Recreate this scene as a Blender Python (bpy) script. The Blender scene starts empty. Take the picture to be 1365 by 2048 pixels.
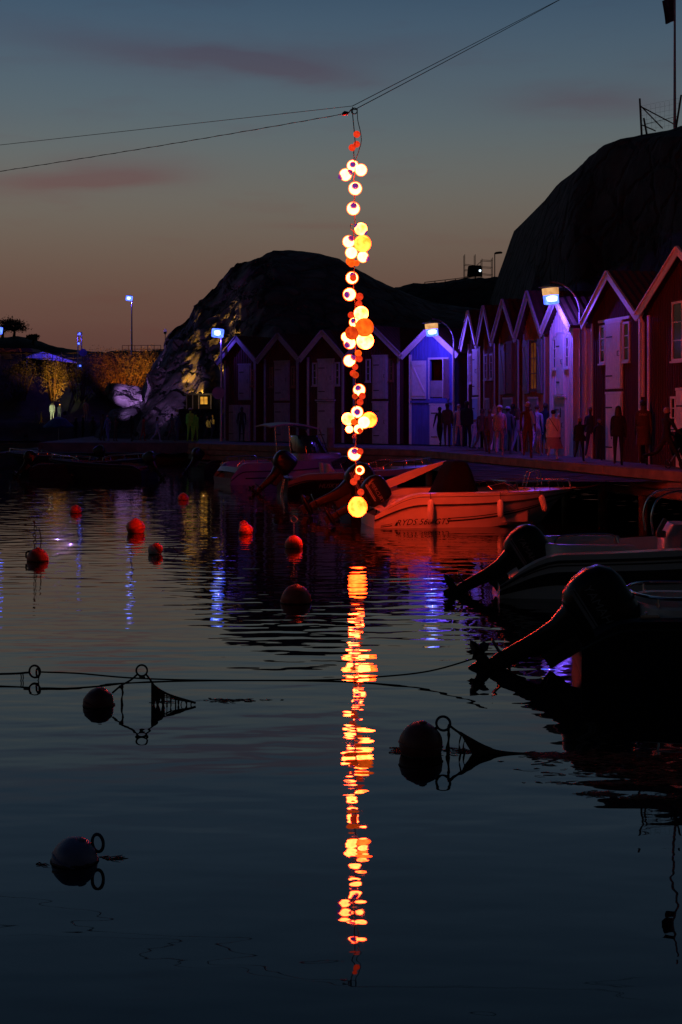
import bpy, bmesh, math, random
from mathutils import Vector, Matrix, Euler, noise
random.seed(7)
scene = bpy.context.scene
R = math.radians

# ------------------------------------------------------------------ camera
F, YH, CX, HC = 2800.0, 815.0, 682.5, 2.8     # focal length and horizon in photo pixels, camera height above the water
cam = bpy.data.cameras.new('camera'); camo = bpy.data.objects.new('camera', cam)
scene.collection.objects.link(camo); scene.camera = camo
camo.location = (0, 0, HC); camo.rotation_euler = (R(90), 0, 0)
cam.sensor_fit = 'VERTICAL'; cam.sensor_height = 36; cam.sensor_width = 24
cam.lens = F/2048*36; cam.shift_y = -(1024-YH)/2048
cam.clip_start = .1; cam.clip_end = 3000
scene.render.resolution_x = 682; scene.render.resolution_y = 1024
scene.view_settings.view_transform = 'Standard'; scene.view_settings.look = 'None'
scene.view_settings.exposure = 0; scene.view_settings.gamma = 1
cy = scene.cycles
cy.use_denoising = True; cy.max_bounces = 6; cy.transparent_max_bounces = 12
cy.sample_clamp_indirect = 3; cy.caustics_reflective = False; cy.caustics_refractive = False
cy.use_adaptive_sampling = True; cy.adaptive_threshold = .008; cy.use_light_tree = True

# ------------------------------------------------------------------ sky at dusk
world = bpy.data.worlds.new('World'); scene.world = world; world.use_nodes = True
nt = world.node_tree; N = nt.nodes; Lk = nt.links
for n in list(N): N.remove(n)
def nd(tree, t, **kw):
    n = tree.nodes.new(t)
    for k, v in kw.items(): setattr(n, k, v)
    return n
def mth(tree, op, a, b=None, c=None, clamp=False):
    n = tree.nodes.new('ShaderNodeMath'); n.operation = op; n.use_clamp = clamp
    for i, v in enumerate((a, b, c)):
        if v is None: continue
        if isinstance(v, (int, float)): n.inputs[i].default_value = v
        else: tree.links.new(v, n.inputs[i])
    return n.outputs[0]
def ramp(tree, fac, stops, interp='LINEAR'):
    n = tree.nodes.new('ShaderNodeValToRGB'); e = n.color_ramp.elements; n.color_ramp.interpolation = interp
    while len(e) < len(stops): e.new(.5)
    for s, (p, c) in zip(e, stops): s.position = p; s.color = (*c, 1) if len(c) == 3 else c
    tree.links.new(fac, n.inputs[0]); return n.outputs[0]
tc = nd(nt, 'ShaderNodeTexCoord'); sx = nd(nt, 'ShaderNodeSeparateXYZ'); Lk.new(tc.outputs['Generated'], sx.inputs[0])
X_, Y_, Z_ = sx.outputs
el = mth(nt, 'ARCTAN2', Z_, mth(nt, 'SQRT', mth(nt, 'ADD', mth(nt, 'MULTIPLY', X_, X_), mth(nt, 'MULTIPLY', Y_, Y_))))
az = mth(nt, 'ARCTAN2', X_, Y_)
eln = mth(nt, 'DIVIDE', el, 1.571, clamp=True)
def ep(y): return math.atan((YH-y)/F)/1.571
grad = ramp(nt, eln, [(0, (.085, .036, .030)), (ep(690), (.100, .046, .038)), (ep(645), (.112, .054, .043)), (ep(540), (.130, .080, .058)),
    (ep(425), (.142, .122, .098)), (ep(320), (.118, .132, .128)), (ep(235), (.092, .124, .142)), (ep(110), (.066, .104, .143)), (ep(0), (.047, .086, .136)),
    (.29, (.020, .046, .086)), (.42, (.006, .014, .034)), (.62, (.0020, .0045, .018)), (1, (.0010, .0020, .014))], 'B_SPLINE')
# thin pink evening clouds, as streaks stretched along the horizon
cv = nd(nt, 'ShaderNodeCombineXYZ')
Lk.new(mth(nt, 'MULTIPLY', az, 7), cv.inputs[0]); Lk.new(mth(nt, 'MULTIPLY', el, 34), cv.inputs[1])
cn = nd(nt, 'ShaderNodeTexNoise'); cn.inputs['Scale'].default_value = 1.4; cn.inputs['Detail'].default_value = 5; cn.inputs['Roughness'].default_value = .55
Lk.new(cv.outputs[0], cn.inputs['Vector'])
nz = mth(nt, 'SUBTRACT', cn.outputs['Fac'], .5)
def bank(px, py, wx, wy, amt, tilt=0):
    dx = mth(nt, 'SUBTRACT', az, math.atan((px-CX)/F)); dy = mth(nt, 'SUBTRACT', el, math.atan((YH-py)/F))
    dy = mth(nt, 'ADD', mth(nt, 'ADD', dy, mth(nt, 'MULTIPLY', dx, tilt)), mth(nt, 'MULTIPLY', nz, wy/F*2.6))
    q = mth(nt, 'ADD', mth(nt, 'POWER', mth(nt, 'MULTIPLY', dx, F/wx), 2), mth(nt, 'POWER', mth(nt, 'MULTIPLY', dy, F/wy), 2))
    return mth(nt, 'MULTIPLY', mth(nt, 'EXPONENT', mth(nt, 'MULTIPLY', q, -1)), amt)
m = bank(330, 112, 300, 36, .6, .08)
for b in ((570, 140, 170, 20, .6, .12), (700, 110, 230, 34, .3, 0), (110, 375, 200, 22, .7, -.05), (250, 350, 130, 34, .6, -.05), (1180, 215, 170, 30, .6, .05),
          (640, 452, 120, 7, .25, 0), (-500, 240, 300, 26, .6, .03), (1750, 150, 300, 30, .55, 0), (-900, 90, 350, 35, .5, 0)):
    m = mth(nt, 'ADD', m, bank(*b))
gen = mth(nt, 'MULTIPLY', mth(nt, 'SUBTRACT', cn.outputs['Fac'], .56, clamp=True), 1.1)
m = mth(nt, 'ADD', m, gen, clamp=True)
cm = nd(nt, 'ShaderNodeMixRGB'); cm.blend_type = 'MULTIPLY'; cm.inputs[2].default_value = (1.0, .66, .70, 1)
Lk.new(mth(nt, 'MULTIPLY', m, 1.25, clamp=True), cm.inputs[0]); Lk.new(grad, cm.inputs[1])
# the afterglow lies ahead; the sky dims smoothly towards the far side
fall = mth(nt, 'ADD', .59, mth(nt, 'MULTIPLY', mth(nt, 'COSINE', mth(nt, 'ADD', az, .42)), .51))
dim = nd(nt, 'ShaderNodeMixRGB'); dim.blend_type = 'MULTIPLY'; dim.inputs[0].default_value = 1
Lk.new(cm.outputs[0], dim.inputs[1]); Lk.new(fall, dim.inputs[2])
sky = nd(nt, 'ShaderNodeTexSky'); sky.sky_type = 'NISHITA'; sky.sun_disc = False
sky.sun_elevation = R(-5); sky.sun_rotation = R(-6)
add = nd(nt, 'ShaderNodeMixRGB'); add.blend_type = 'ADD'; add.inputs[0].default_value = .02
Lk.new(dim.outputs[0], add.inputs[1]); Lk.new(sky.outputs[0], add.inputs[2])
bg = nd(nt, 'ShaderNodeBackground'); bg.inputs[1].default_value = 1; wo = nd(nt, 'ShaderNodeOutputWorld')
Lk.new(add.outputs[0], bg.inputs[0]); Lk.new(bg.outputs[0], wo.inputs[0])

# ------------------------------------------------------------------ helpers
COL = scene.collection
def at(x, y, Y): return Vector(((x-CX)*Y/F, Y, HC-(y-YH)*Y/F))        # photo pixel + distance -> point
def flo(x, y, z=0.0):                                                   # photo pixel on the level z -> point
    Y = F*(HC-z)/(y-YH); return Vector(((x-CX)*Y/F, Y, z))
def tag(o, label=None, cat=None, group=None, kind=None):
    if label: o['label'] = label
    if cat: o['category'] = cat
    if group: o['group'] = group
    if kind: o['kind'] = kind
    return o
def thing(name, label, cat, loc=(0, 0, 0), rz=0, group=None):
    o = bpy.data.objects.new(name, None); COL.objects.link(o); o.empty_display_size = .1
    o.location = loc; o.rotation_euler = (0, 0, rz); return tag(o, label, cat, group)
MATS = {}
def mat(name, col, rough=.6, var=.18, scale=5.0, bump=0.0, bscale=None, metal=0.0, spec=.5, stretch=(1, 1, 1), col2=None, coat=0.0):
    if name in MATS: return MATS[name]
    m = bpy.data.materials.new(name); m.use_nodes = True; t = m.node_tree; p = t.nodes['Principled BSDF']
    c = t.nodes.new('ShaderNodeTexCoord'); mp = t.nodes.new('ShaderNodeMapping'); mp.inputs['Scale'].default_value = stretch
    t.links.new(c.outputs['Object'], mp.inputs[0])
    n = t.nodes.new('ShaderNodeTexNoise'); n.inputs['Scale'].default_value = scale; n.inputs['Detail'].default_value = 5
    t.links.new(mp.outputs[0], n.inputs['Vector'])
    c2 = col2 or tuple(min(1, x*(1+var)) for x in col)
    o = ramp(t, n.outputs['Fac'], [(.3, tuple(x*(1-var) for x in col)), (.7, c2)])
    t.links.new(o, p.inputs['Base Color'])
    p.inputs['Roughness'].default_value = rough; p.inputs['Metallic'].default_value = metal
    p.inputs['Specular IOR Level'].default_value = spec; p.inputs['Coat Weight'].default_value = coat
    if bump:
        n2 = t.nodes.new('ShaderNodeTexNoise'); n2.inputs['Scale'].default_value = bscale or scale*4; n2.inputs['Detail'].default_value = 6
        t.links.new(mp.outputs[0], n2.inputs['Vector'])
        b = t.nodes.new('ShaderNodeBump'); b.inputs['Strength'].default_value = .8; b.inputs['Distance'].default_value = bump
        t.links.new(n2.outputs['Fac'], b.inputs['Height']); t.links.new(b.outputs[0], p.inputs['Normal'])
    MATS[name] = m; return m
def glow(name, stops, scale=3.0, strength=1.0, through=0.0):
    """light-giving material, its colour mottled by noise; through > 0 lets what is behind show"""
    if name in MATS: return MATS[name]
    m = bpy.data.materials.new(name); m.use_nodes = True; t = m.node_tree
    for x in list(t.nodes): t.nodes.remove(x)
    c = t.nodes.new('ShaderNodeTexCoord'); n = t.nodes.new('ShaderNodeTexNoise'); n.inputs['Scale'].default_value = scale; n.inputs['Detail'].default_value = 3
    t.links.new(c.outputs['Object'], n.inputs['Vector'])
    mx = t.nodes.new('ShaderNodeMixRGB'); mx.inputs[1].default_value = (*stops[0], 1); mx.inputs[2].default_value = (*stops[1], 1)
    t.links.new(mth(t, 'MULTIPLY_ADD', n.outputs['Fac'], 2.6, -.8, clamp=True), mx.inputs[0])
    e = t.nodes.new('ShaderNodeEmission'); e.inputs[1].default_value = strength; t.links.new(mx.outputs[0], e.inputs[0])
    out = t.nodes.new('ShaderNodeOutputMaterial'); s = e.outputs[0]
    if through:
        tr = t.nodes.new('ShaderNodeBsdfTransparent'); tr.inputs[0].default_value = (through, through, through, 1)
        a = t.nodes.new('ShaderNodeAddShader'); t.links.new(s, a.inputs[0]); t.links.new(tr.outputs[0], a.inputs[1]); s = a.outputs[0]
    t.links.new(s, out.inputs[0]); MATS[name] = m; return m
class MB:
    def __init__(s): s.v = []; s.f = []; s.m = []
    def add(s, vs, fs, mi=0):
        b = len(s.v); s.v += [tuple(v) for v in vs]; s.f += [tuple(b+i for i in f) for f in fs]; s.m += [mi]*len(fs); return s
    def box(s, a, b, mi=0):
        (x0, y0, z0), (x1, y1, z1) = a, b
        return s.add([(x0,y0,z0),(x1,y0,z0),(x1,y1,z0),(x0,y1,z0),(x0,y0,z1),(x1,y0,z1),(x1,y1,z1),(x0,y1,z1)],
            [(0,3,2,1),(4,5,6,7),(0,1,5,4),(1,2,6,5),(2,3,7,6),(3,0,4,7)], mi)
    def bar(s, p, q, w, h, up=(0, 0, 1), mi=0):           # a beam of section w x h from p to q
        p, q = Vector(p), Vector(q); d = (q-p).normalized(); u = Vector(up)
        a = d.cross(u)
        if a.length < 1e-4: a = d.cross(Vector((0, 1, 0)))
        a.normalize(); b = a.cross(d).normalized(); vs = []
        for c in (p, q):
            for i, j in ((-1,-1),(1,-1),(1,1),(-1,1)): vs.append(c+a*i*w/2+b*j*h/2)
        return s.add(vs, [(0,1,2,3),(7,6,5,4),(0,4,5,1),(1,5,6,2),(2,6,7,3),(3,7,4,0)], mi)
    def tube(s, pts, r, n=8, mi=0, cap=True, closed=False):
        pts = [Vector(p) for p in pts]; k = len(pts); rs = r if isinstance(r, (list, tuple)) else [r]*k; rings = []; a = None
        for i, p in enumerate(pts):
            if closed: d = pts[(i+1) % k]-pts[i-1]
            else: d = pts[min(i+1, k-1)]-pts[max(i-1, 0)]
            d.normalize()
            if a is None:
                a = d.orthogonal().normalized()
            a = (a-d*a.dot(d))
            if a.length < 1e-5: a = d.orthogonal()
            a.normalize(); b = d.cross(a)
            rings.append([p+(a*math.cos(2*math.pi*j/n)+b*math.sin(2*math.pi*j/n))*rs[i] for j in range(n)])
        vs = [v for g in rings for v in g]; fs = []
        for i in range(k if closed else k-1):
            i2 = (i+1) % k
            for j in range(n): fs.append((i*n+j, i*n+(j+1) % n, i2*n+(j+1) % n, i2*n+j))
        if cap and not closed: fs += [tuple(range(n-1, -1, -1)), tuple((k-1)*n+j for j in range(n))]
        return s.add(vs, fs, mi)
    def ring(s, c, r, t, ax=(0, 1, 0), n=20, sz=1.0, mi=0):
        ax = Vector(ax).normalized(); a = ax.orthogonal().normalized(); 
        if abs(ax.z) < .9: a = ax.cross(Vector((0, 0, 1))).normalized()
        b = ax.cross(a)
        return s.tube([Vector(c)+a*math.cos(2*math.pi*i/n)*r+b*math.sin(2*math.pi*i/n)*r*sz for i in range(n)], t, 6, mi, closed=True)
    def lathe(s, prof, n=20, c=(0, 0, 0), M=None, mi=0):   # prof: (radius, z) from bottom to top
        c = Vector(c); vs = []; fs = []; k = len(prof)
        for r, z in prof:
            for j in range(n):
                v = Vector((r*math.cos(2*math.pi*j/n), r*math.sin(2*math.pi*j/n), z))
                vs.append((M @ v if M else v)+c)
        for i in range(k-1):
            for j in range(n): fs.append((i*n+j, i*n+(j+1) % n, (i+1)*n+(j+1) % n, (i+1)*n+j))
        fs += [tuple(range(n-1, -1, -1)), tuple((k-1)*n+j for j in range(n))]
        return s.add(vs, fs, mi)
    def ball(s, c, r, nu=16, nv=10, sc=(1, 1, 1), lump=0, M=None, mi=0, seed=0):
        c = Vector(c); vs = [Vector((0, 0, -1))]; fs = []
        for i in range(1, nv):
            a = math.pi*i/nv
            for j in range(nu): vs.append(Vector((math.sin(a)*math.cos(2*math.pi*j/nu), math.sin(a)*math.sin(2*math.pi*j/nu), -math.cos(a))))
        vs.append(Vector((0, 0, 1))); o = []
        for v in vs:
            k = 1+lump*noise.noise(v*1.7+Vector((seed*3.1, seed, -seed))) if lump else 1
            w = Vector((v.x*sc[0], v.y*sc[1], v.z*sc[2]))*r*k
            o.append((M @ w if M else w)+c)
        for j in range(nu): fs.append((0, 1+(j+1) % nu, 1+j))
        for i in range(nv-2):
            for j in range(nu): fs.append((1+i*nu+j, 1+i*nu+(j+1) % nu, 1+(i+1)*nu+(j+1) % nu, 1+(i+1)*nu+j))
        t = len(vs)-1; b = 1+(nv-2)*nu
        for j in range(nu): fs.append((b+j, b+(j+1) % nu, t))
        return s.add(o, fs, mi)
    def prism(s, poly, a, b, ax='y', mi=0):               # polygon (u, z) swept along y, or (x, y) swept along z
        k = len(poly)
        if ax == 'y': vs = [(u, a, z) for u, z in poly]+[(u, b, z) for u, z in poly]
        elif ax == 'z': vs = [(x, y, a) for x, y in poly]+[(x, y, b) for x, y in poly]
        else: vs = [(a, y, z) for y, z in poly]+[(b, y, z) for y, z in poly]
        fs = [tuple(range(k)), tuple(range(2*k-1, k-1, -1))]+[(i, i+k, (i+1) % k+k, (i+1) % k) for i in range(k)]
        return s.add(vs, fs, mi)
    def build(s, name, mats, parent=None, smooth=False, loc=None, bevel=0, fix=True):
        me = bpy.data.meshes.new(name); me.from_pydata(s.v, [], s.f)
        if not isinstance(mats, (list, tuple)): mats = [mats]
        for m in mats: me.materials.append(m)
        if len(mats) > 1: me.polygons.foreach_set('material_index', s.m)
        if fix and len(s.v) < 60000:
            bm = bmesh.new(); bm.from_mesh(me); bmesh.ops.recalc_face_normals(bm, faces=bm.faces)
            if bevel: bmesh.ops.bevel(bm, geom=[e for e in bm.edges if len(e.link_faces) == 2 and e.calc_face_angle(0) > .6], offset=bevel, segments=2, affect='EDGES', clamp_overlap=True)
            bm.to_mesh(me); bm.free()
        if smooth:
            me.polygons.foreach_set('use_smooth', [True]*len(me.polygons))
            try: me.set_sharp_from_angle(angle=R(42))
            except Exception: pass
        o = bpy.data.objects.new(name, me); COL.objects.link(o)
        if parent: o.parent = parent
        if loc: o.location = loc
        return o
def one(name, label, cat, mb, m, loc=(0, 0, 0), rz=0, group=None, smooth=False, bevel=0):
    o = mb.build(name, m, smooth=smooth, bevel=bevel); o.location = loc; o.rotation_euler = (0, 0, rz); return tag(o, label, cat, group)
def structure(name, mb, m, smooth=False):
    return tag(mb.build(name, m, smooth=smooth), kind='structure')
def lerp(a, b, t): return a+(b-a)*t
def sst(a, b, x):
    t = max(0, min(1, (x-a)/(b-a))); return t*t*(3-2*t)
def interp(pts, x):
    if x <= pts[0][0]: return pts[0][1]
    for (x0, y0), (x1, y1) in zip(pts, pts[1:]):
        if x <= x1: return y0+(y1-y0)*(x-x0)/(x1-x0)
    return pts[-1][1]
def curve_pts(keys, n):                                     # Catmull-Rom through the keys
    k = [Vector(p) for p in keys]; k = [k[0]*2-k[1]]+k+[k[-1]*2-k[-2]]; out = []
    for i in range(1, len(k)-2):
        for j in range(n):
            t = j/n; a, b, c, d = k[i-1:i+3]
            out.append(.5*((2*b)+(c-a)*t+(2*a-5*b+4*c-d)*t*t+(3*b-a-3*c+d)*t**3))
    return out+[k[-2]]
def text_mesh(txt, size, shear=0.0):
    c = bpy.data.curves.new('lettering', 'FONT'); c.body = txt; c.size = size; c.shear = shear; c.resolution_u = 2
    o = bpy.data.objects.new('lettering', c); me = bpy.data.meshes.new_from_object(o)
    vs = [v.co.copy() for v in me.vertices]; fs = [tuple(p.vertices) for p in me.polygons]
    bpy.data.objects.remove(o); bpy.data.meshes.remove(me); return vs, fs
def light(name, kind, loc, power, col, parent=None, target=None, spot=60, blend=.4, radius=0.):
    l = bpy.data.lights.new(name, kind); l.energy = power; l.color = col; l.shadow_soft_size = 0
    o = bpy.data.objects.new(name, l); COL.objects.link(o); o.location = loc
    if parent: o.parent = parent
    if kind == 'SPOT': l.spot_size = R(spot); l.spot_blend = blend
    if target is not None: o.rotation_euler = (Vector(target)-Vector(loc)).to_track_quat('-Z', 'Y').to_euler()
    return o

# ------------------------------------------------------------------ materials
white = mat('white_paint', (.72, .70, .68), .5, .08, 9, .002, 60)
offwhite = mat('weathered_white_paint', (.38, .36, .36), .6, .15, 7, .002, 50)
redwood = mat('falu_red_boards', (.066, .010, .009), .8, .25, 6, .004, 40, stretch=(1, 1, .15))
brownwood = mat('brown_boards', (.16, .060, .022), .8, .25, 6, .004, 40, stretch=(1, 1, .15))
ochre = mat('ochre_boards', (.30, .13, .04), .8, .25, 6, .004, 40, stretch=(1, 1, .15))
bluewood = mat('blue_boards', (.11, .14, .46), .7, .2, 6, .003, 40, stretch=(1, 1, .15))
tile = mat('clay_tiles', (.055, .016, .011), .75, .35, 7, .004, 40)
def granite(name, col, col2, crack):
    m = mat(name, col, .9, .45, .7, .12, 2.2, col2=col2); t = m.node_tree; p = t.nodes['Principled BSDF']; b = [n for n in t.nodes if n.type == 'BUMP'][0]
    c = t.nodes.new('ShaderNodeTexCoord'); n = t.nodes.new('ShaderNodeTexNoise'); n.inputs['Scale'].default_value = .8; n.inputs['Detail'].default_value = 3
    t.links.new(c.outputs['Object'], n.inputs['Vector'])
    v = t.nodes.new('ShaderNodeTexVoronoi'); v.feature = 'DISTANCE_TO_EDGE'; v.inputs['Scale'].default_value = .55
    a = t.nodes.new('ShaderNodeVectorMath'); a.operation = 'MULTIPLY_ADD'; t.links.new(n.outputs['Color'], a.inputs[0]); a.inputs[1].default_value = (1.6, 1.6, 1.6); t.links.new(c.outputs['Object'], a.inputs[2]); t.links.new(a.outputs[0], v.inputs['Vector'])
    r = ramp(t, v.outputs['Distance'], [(0, (0, 0, 0)), (.14, (1, 1, 1))])
    b2 = t.nodes.new('ShaderNodeBump'); b2.inputs['Strength'].default_value = 1; b2.inputs['Distance'].default_value = crack
    t.links.new(r, b2.inputs['Height']); t.links.new(b2.outputs[0], b.inputs['Normal']); return m
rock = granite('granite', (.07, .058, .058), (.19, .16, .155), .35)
darkrock = granite('dark_granite', (.016, .015, .015), (.036, .033, .03), .25)  # the same granite in a much darker colour
plank = mat('quay_timber', (.19, .15, .115), .8, .3, 3, .006, 30, stretch=(1, 1, 1))
stone = mat('quay_stone', (.12, .11, .10), .9, .3, 2, .02, 12)
asphalt = mat('asphalt', (.05, .05, .05), .9, .2, 8, .004, 60)
gel = mat('white_gelcoat', (.70, .69, .66), .28, .06, 3, 0, spec=.5, coat=.3)
gelgrey = mat('cream_gelcoat', (.24, .23, .25), .35, .08, 3)
navy = mat('dark_blue_gelcoat', (.010, .011, .022), .6, .1, 3, spec=.25)
blackp = mat('black_gloss', (.005, .005, .006), .32, .1, 5, spec=.4)
blackm = mat('black_matt', (.012, .012, .013), .8, .2, 5, .002)
rubber = mat('black_rubber', (.02, .02, .02), .6, .1, 5)
steel = mat('stainless_steel', (.62, .62, .62), .18, .05, 5, metal=1)
iron = mat('dark_iron', (.05, .048, .045), .55, .2, 5, metal=.8)
galv = mat('galvanised_steel', (.35, .36, .37), .45, .15, 6, metal=.9)
grey = mat('grey_paint', (.22, .22, .23), .5, .1, 5)
rope = mat('tarred_rope', (.045, .04, .035), .95, .3, 20, .003, 90)
bluerope = mat('blue_rope', (.02, .03, .07), .9, .3, 20, .003, 90)
weed = mat('seaweed', (.05, .028, .014), .7, .4, 12, .004, 50)
canvas = mat('dark_canvas', (.004, .004, .005), .9, .2, 6, .006, 12, spec=.1)
vinyl = mat('pale_vinyl', (.45, .42, .40), .5, .1, 5)
foliage = mat('ivy_leaves', (.075, .075, .028), .6, .5, 2)
darkleaf = mat('dark_leaves', (.03, .035, .014), .7, .4, 2)
bark = mat('bark', (.06, .045, .03), .9, .3, 6, .01, 20)
def glass_mat():
    m = bpy.data.materials.new('window_glass'); m.use_nodes = True; p = m.node_tree.nodes['Principled BSDF']
    p.inputs['Base Color'].default_value = (.012, .013, .016, 1); p.inputs['Roughness'].default_value = .06; p.inputs['Specular IOR Level'].default_value = .6
    MATS['glass'] = m; return m
pane_m = glass_mat()
def clear_mat():
    m = bpy.data.materials.new('tinted_windscreen'); m.use_nodes = True; t = m.node_tree; p = t.nodes['Principled BSDF']
    p.inputs['Base Color'].default_value = (.02, .02, .024, 1); p.inputs['Roughness'].default_value = .05; p.inputs['Alpha'].default_value = .55
    MATS['clear'] = m; return m
screen_m = clear_mat()
# ------------------------------------------------------------------ water
def water_mat():
    m = bpy.data.materials.new('harbour_water'); m.use_nodes = True; t = m.node_tree; p = t.nodes['Principled BSDF']
    p.inputs['Base Color'].default_value = (.0016, .0042, .0062, 1); p.inputs['Roughness'].default_value = .01; p.inputs['IOR'].default_value = 1.48
    c = t.nodes.new('ShaderNodeTexCoord'); sp = t.nodes.new('ShaderNodeSeparateXYZ'); t.links.new(c.outputs['Object'], sp.inputs[0])
    def wave(scale, sx, sy, detail, off, rot=0, dist=0):
        mp = t.nodes.new('ShaderNodeMapping'); mp.inputs['Scale'].default_value = (sx, sy, 1); mp.inputs['Location'].default_value = (off, off*1.7, 0)
        mp.inputs['Rotation'].default_value = (0, 0, rot)
        t.links.new(c.outputs['Object'], mp.inputs[0])
        n = t.nodes.new('ShaderNodeTexNoise'); n.inputs['Scale'].default_value = scale; n.inputs['Detail'].default_value = detail
        n.inputs['Roughness'].default_value = .45; n.inputs['Distortion'].default_value = dist
        t.links.new(mp.outputs[0], n.inputs['Vector']); return n.outputs['Fac']
    # the breeze ruffles the middle of the harbour; the basin near the quay lies almost still
    near = mth(t, 'SMOOTH_MIN', 1.0, mth(t, 'MAXIMUM', mth(t, 'DIVIDE', mth(t, 'SUBTRACT', sp.outputs[1], 3.5), 18.0), .30), .15)
    gust = mth(t, 'MULTIPLY_ADD', wave(.16, 1, .8, 2, 4.0), 1.5, .25, clamp=True)
    ruf = mth(t, 'MULTIPLY', near, gust)
    swell = mth(t, 'MULTIPLY', wave(.6, .5, 1.25, .5, 1.3, .1), WSWELL)
    mid = mth(t, 'MULTIPLY', mth(t, 'MULTIPLY', wave(3.1, .42, 1.0, .7, 7.7, -.10, .2), ruf), WMID)
    fine = mth(t, 'MULTIPLY', mth(t, 'MULTIPLY', wave(8.5, .5, 1.0, .5, 3.1, .2), ruf), WFINE)
    h = mth(t, 'ADD', swell, mth(t, 'ADD', mid, fine))
    b = t.nodes.new('ShaderNodeBump'); b.inputs['Strength'].default_value = 1; b.inputs['Distance'].default_value = 1
    try: b.inputs['Filter Width'].default_value = .5
    except Exception: pass
    t.links.new(h, b.inputs['Height']); t.links.new(b.outputs[0], p.inputs['Normal']); return m
WSWELL, WMID, WFINE = .008, .0105, .0012
w = MB(); w.add([(-500, -60, 0), (500, -60, 0), (500, 900, 0), (-500, 900, 0)], [(0, 1, 2, 3)])
structure('water', w, water_mat())

# ------------------------------------------------------------------ land
def field(name, xs, ys, h, m, kindname=None):
    mb = MB(); nx, ny = len(xs), len(ys)
    mb.v = [tuple(h(x, y)) for y in ys for x in xs]
    mb.f = [(j*nx+i, j*nx+i+1, (j+1)*nx+i+1, (j+1)*nx+i) for j in range(ny-1) for i in range(nx-1)]; mb.m = [0]*len(mb.f)
    o = structure(name, mb, m, smooth=False)
    o.data.polygons.foreach_set('use_smooth', [True]*len(o.data.polygons)); return o
def steps(a, b, n): return [a+(b-a)*i/(n-1) for i in range(n)]
def crag(p, amp):                                                 # blocky granite relief
    d, q = noise.voronoi(p); c = q[0]
    return amp*((d[1]-d[0])*.8+noise.noise(c*3.7)*.55)+amp*.5*noise.fractal(p*1.8, 1.0, 2.1, 4)
HS = 29.47
sil = [(-22, .4), (-15, .6), (-14.1, 2.6), (-13.2, 5.0), (-12.3, 6.3), (-11.5, 7.9), (-10.4, 8.9), (-9.7, 10.1), (-8.6, 10.9), (-7.9, 11.9), (-7.2, 12.5), (-5.7, 13.0), (-4.7, 13.45), (-3.5, 13.5),
       (-1.4, 13.25), (-.1, 12.85), (.6, 12.45), (2.3, 11.5), (4.2, 10.7), (6.5, 9.9), (12, 9.2), (22, 8.5)]
def hill_h(x, y):
    xs = x*95/min(y, 96); s = interp(sil, xs); left = sst(-2, -7, xs); f0 = 73+7*sst(-4, -8, xs)
    g = sst(f0, 96-1.5*left, y)**(.75-.2*left) if y < 96 else 1-sst(100, 150, y)*.9
    z = .45+(s-.45)*g
    p = Vector((x*.42, y*.36, z*.38))
    k = min(1, max(0, (s-1)/4))*(.35+.65*g)
    d = crag(p, 1.05)*left*k+noise.fractal(p*.7, 1, 2, 4)*.28*(1-left)*k
    e = crag(p*2.3+Vector((9, 3, 1)), .42)*left*k
    return Vector((x+d*.7*left-.2*e, y-d*.9-e*.8, z+(d*.55+e*.4)*(1 if y < 94 else .35)-.22*left*k))
hill = field('hill', steps(-18, 22, 260), steps(72, 97, 150)+steps(99, 150, 16), hill_h, rock)
# separate blocks lying on the left flank
def boulder(c, r, sc, seed, parent=None, m=rock):
    me = bmesh.new(); bmesh.ops.create_icosphere(me, subdivisions=4, radius=1)
    rnd = random.Random(seed); planes = [(Vector((rnd.gauss(0, 1), rnd.gauss(0, 1), rnd.gauss(0, .8))).normalized(), rnd.uniform(.45, .82)) for _ in range(12)]
    for v in me.verts:
        n = v.co.normalized(); k = 1
        for pn, d in planes:
            q = n.dot(pn)
            if q > .01: k = min(k, d/q)
        k *= 1+.07*noise.fractal(n*3.1+Vector((seed, 0, 0)), 1, 2, 4)
        v.co = Vector((n.x*sc[0], n.y*sc[1], n.z*sc[2]))*r*k
    d = bpy.data.meshes.new('boulder'); me.to_mesh(d); me.free(); d.materials.append(m)
    d.set_sharp_from_angle(angle=R(22))
    o = bpy.data.objects.new('boulder', d); COL.objects.link(o); o.location = c
    o.rotation_euler = (rnd.uniform(-.4, .4), rnd.uniform(-.4, .4), rnd.uniform(0, 6))
    if parent: o.parent = parent
    return o
for i, (px, py, Y, r, sc) in enumerate([(368, 700, 89, .8, (1, 1, 1.2)), (440, 612, 92.5, .9, (1.1, 1, 1)), (500, 552, 94.5, .8, (1.4, 1, .7)), (350, 742, 88, .8, (1, .9, 1.1)), (476, 628, 91, .7, (.8, .8, 1.3)), (405, 655, 91, .8, (1, 1, 1.2))]):
    boulder(at(px, py, Y), r, sc, i+3, hill)
b1 = tag(boulder(at(260, 790, 88), 1.05, (1.7, 1, .75), 41), 'pale granite boulder in violet light at the foot of the bushes', 'boulder')
b2 = tag(boulder(at(328, 763, 88), 1.25, (1.35, 1, .85), 57), 'violet lit granite boulder right of the brightest one', 'boulder')
mnd = [(-18, .2), (-16, .4), (-14.6, 2.6), (-13, 3.0), (-11, 3.5), (-9, 3.0), (-6.5, 2.8), (-5, 1)]
field('mound', steps(-18, -5, 60), steps(80, 92, 40), lambda x, y: Vector((x, y, .4+(interp(mnd, x*89/y)-.4)*sst(81.5, 87.5, y)+.22*noise.fractal(Vector((x*.6, y*.6, 5)), 1, 2, 4))), darkrock)
ap = MB(); ap.prism([(-16, 74), (-7.2, 73.5), (-5, 84), (-8, 93), (-16, 93)], -.8, .95, 'z'); structure('foreshore', ap, stone)
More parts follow.
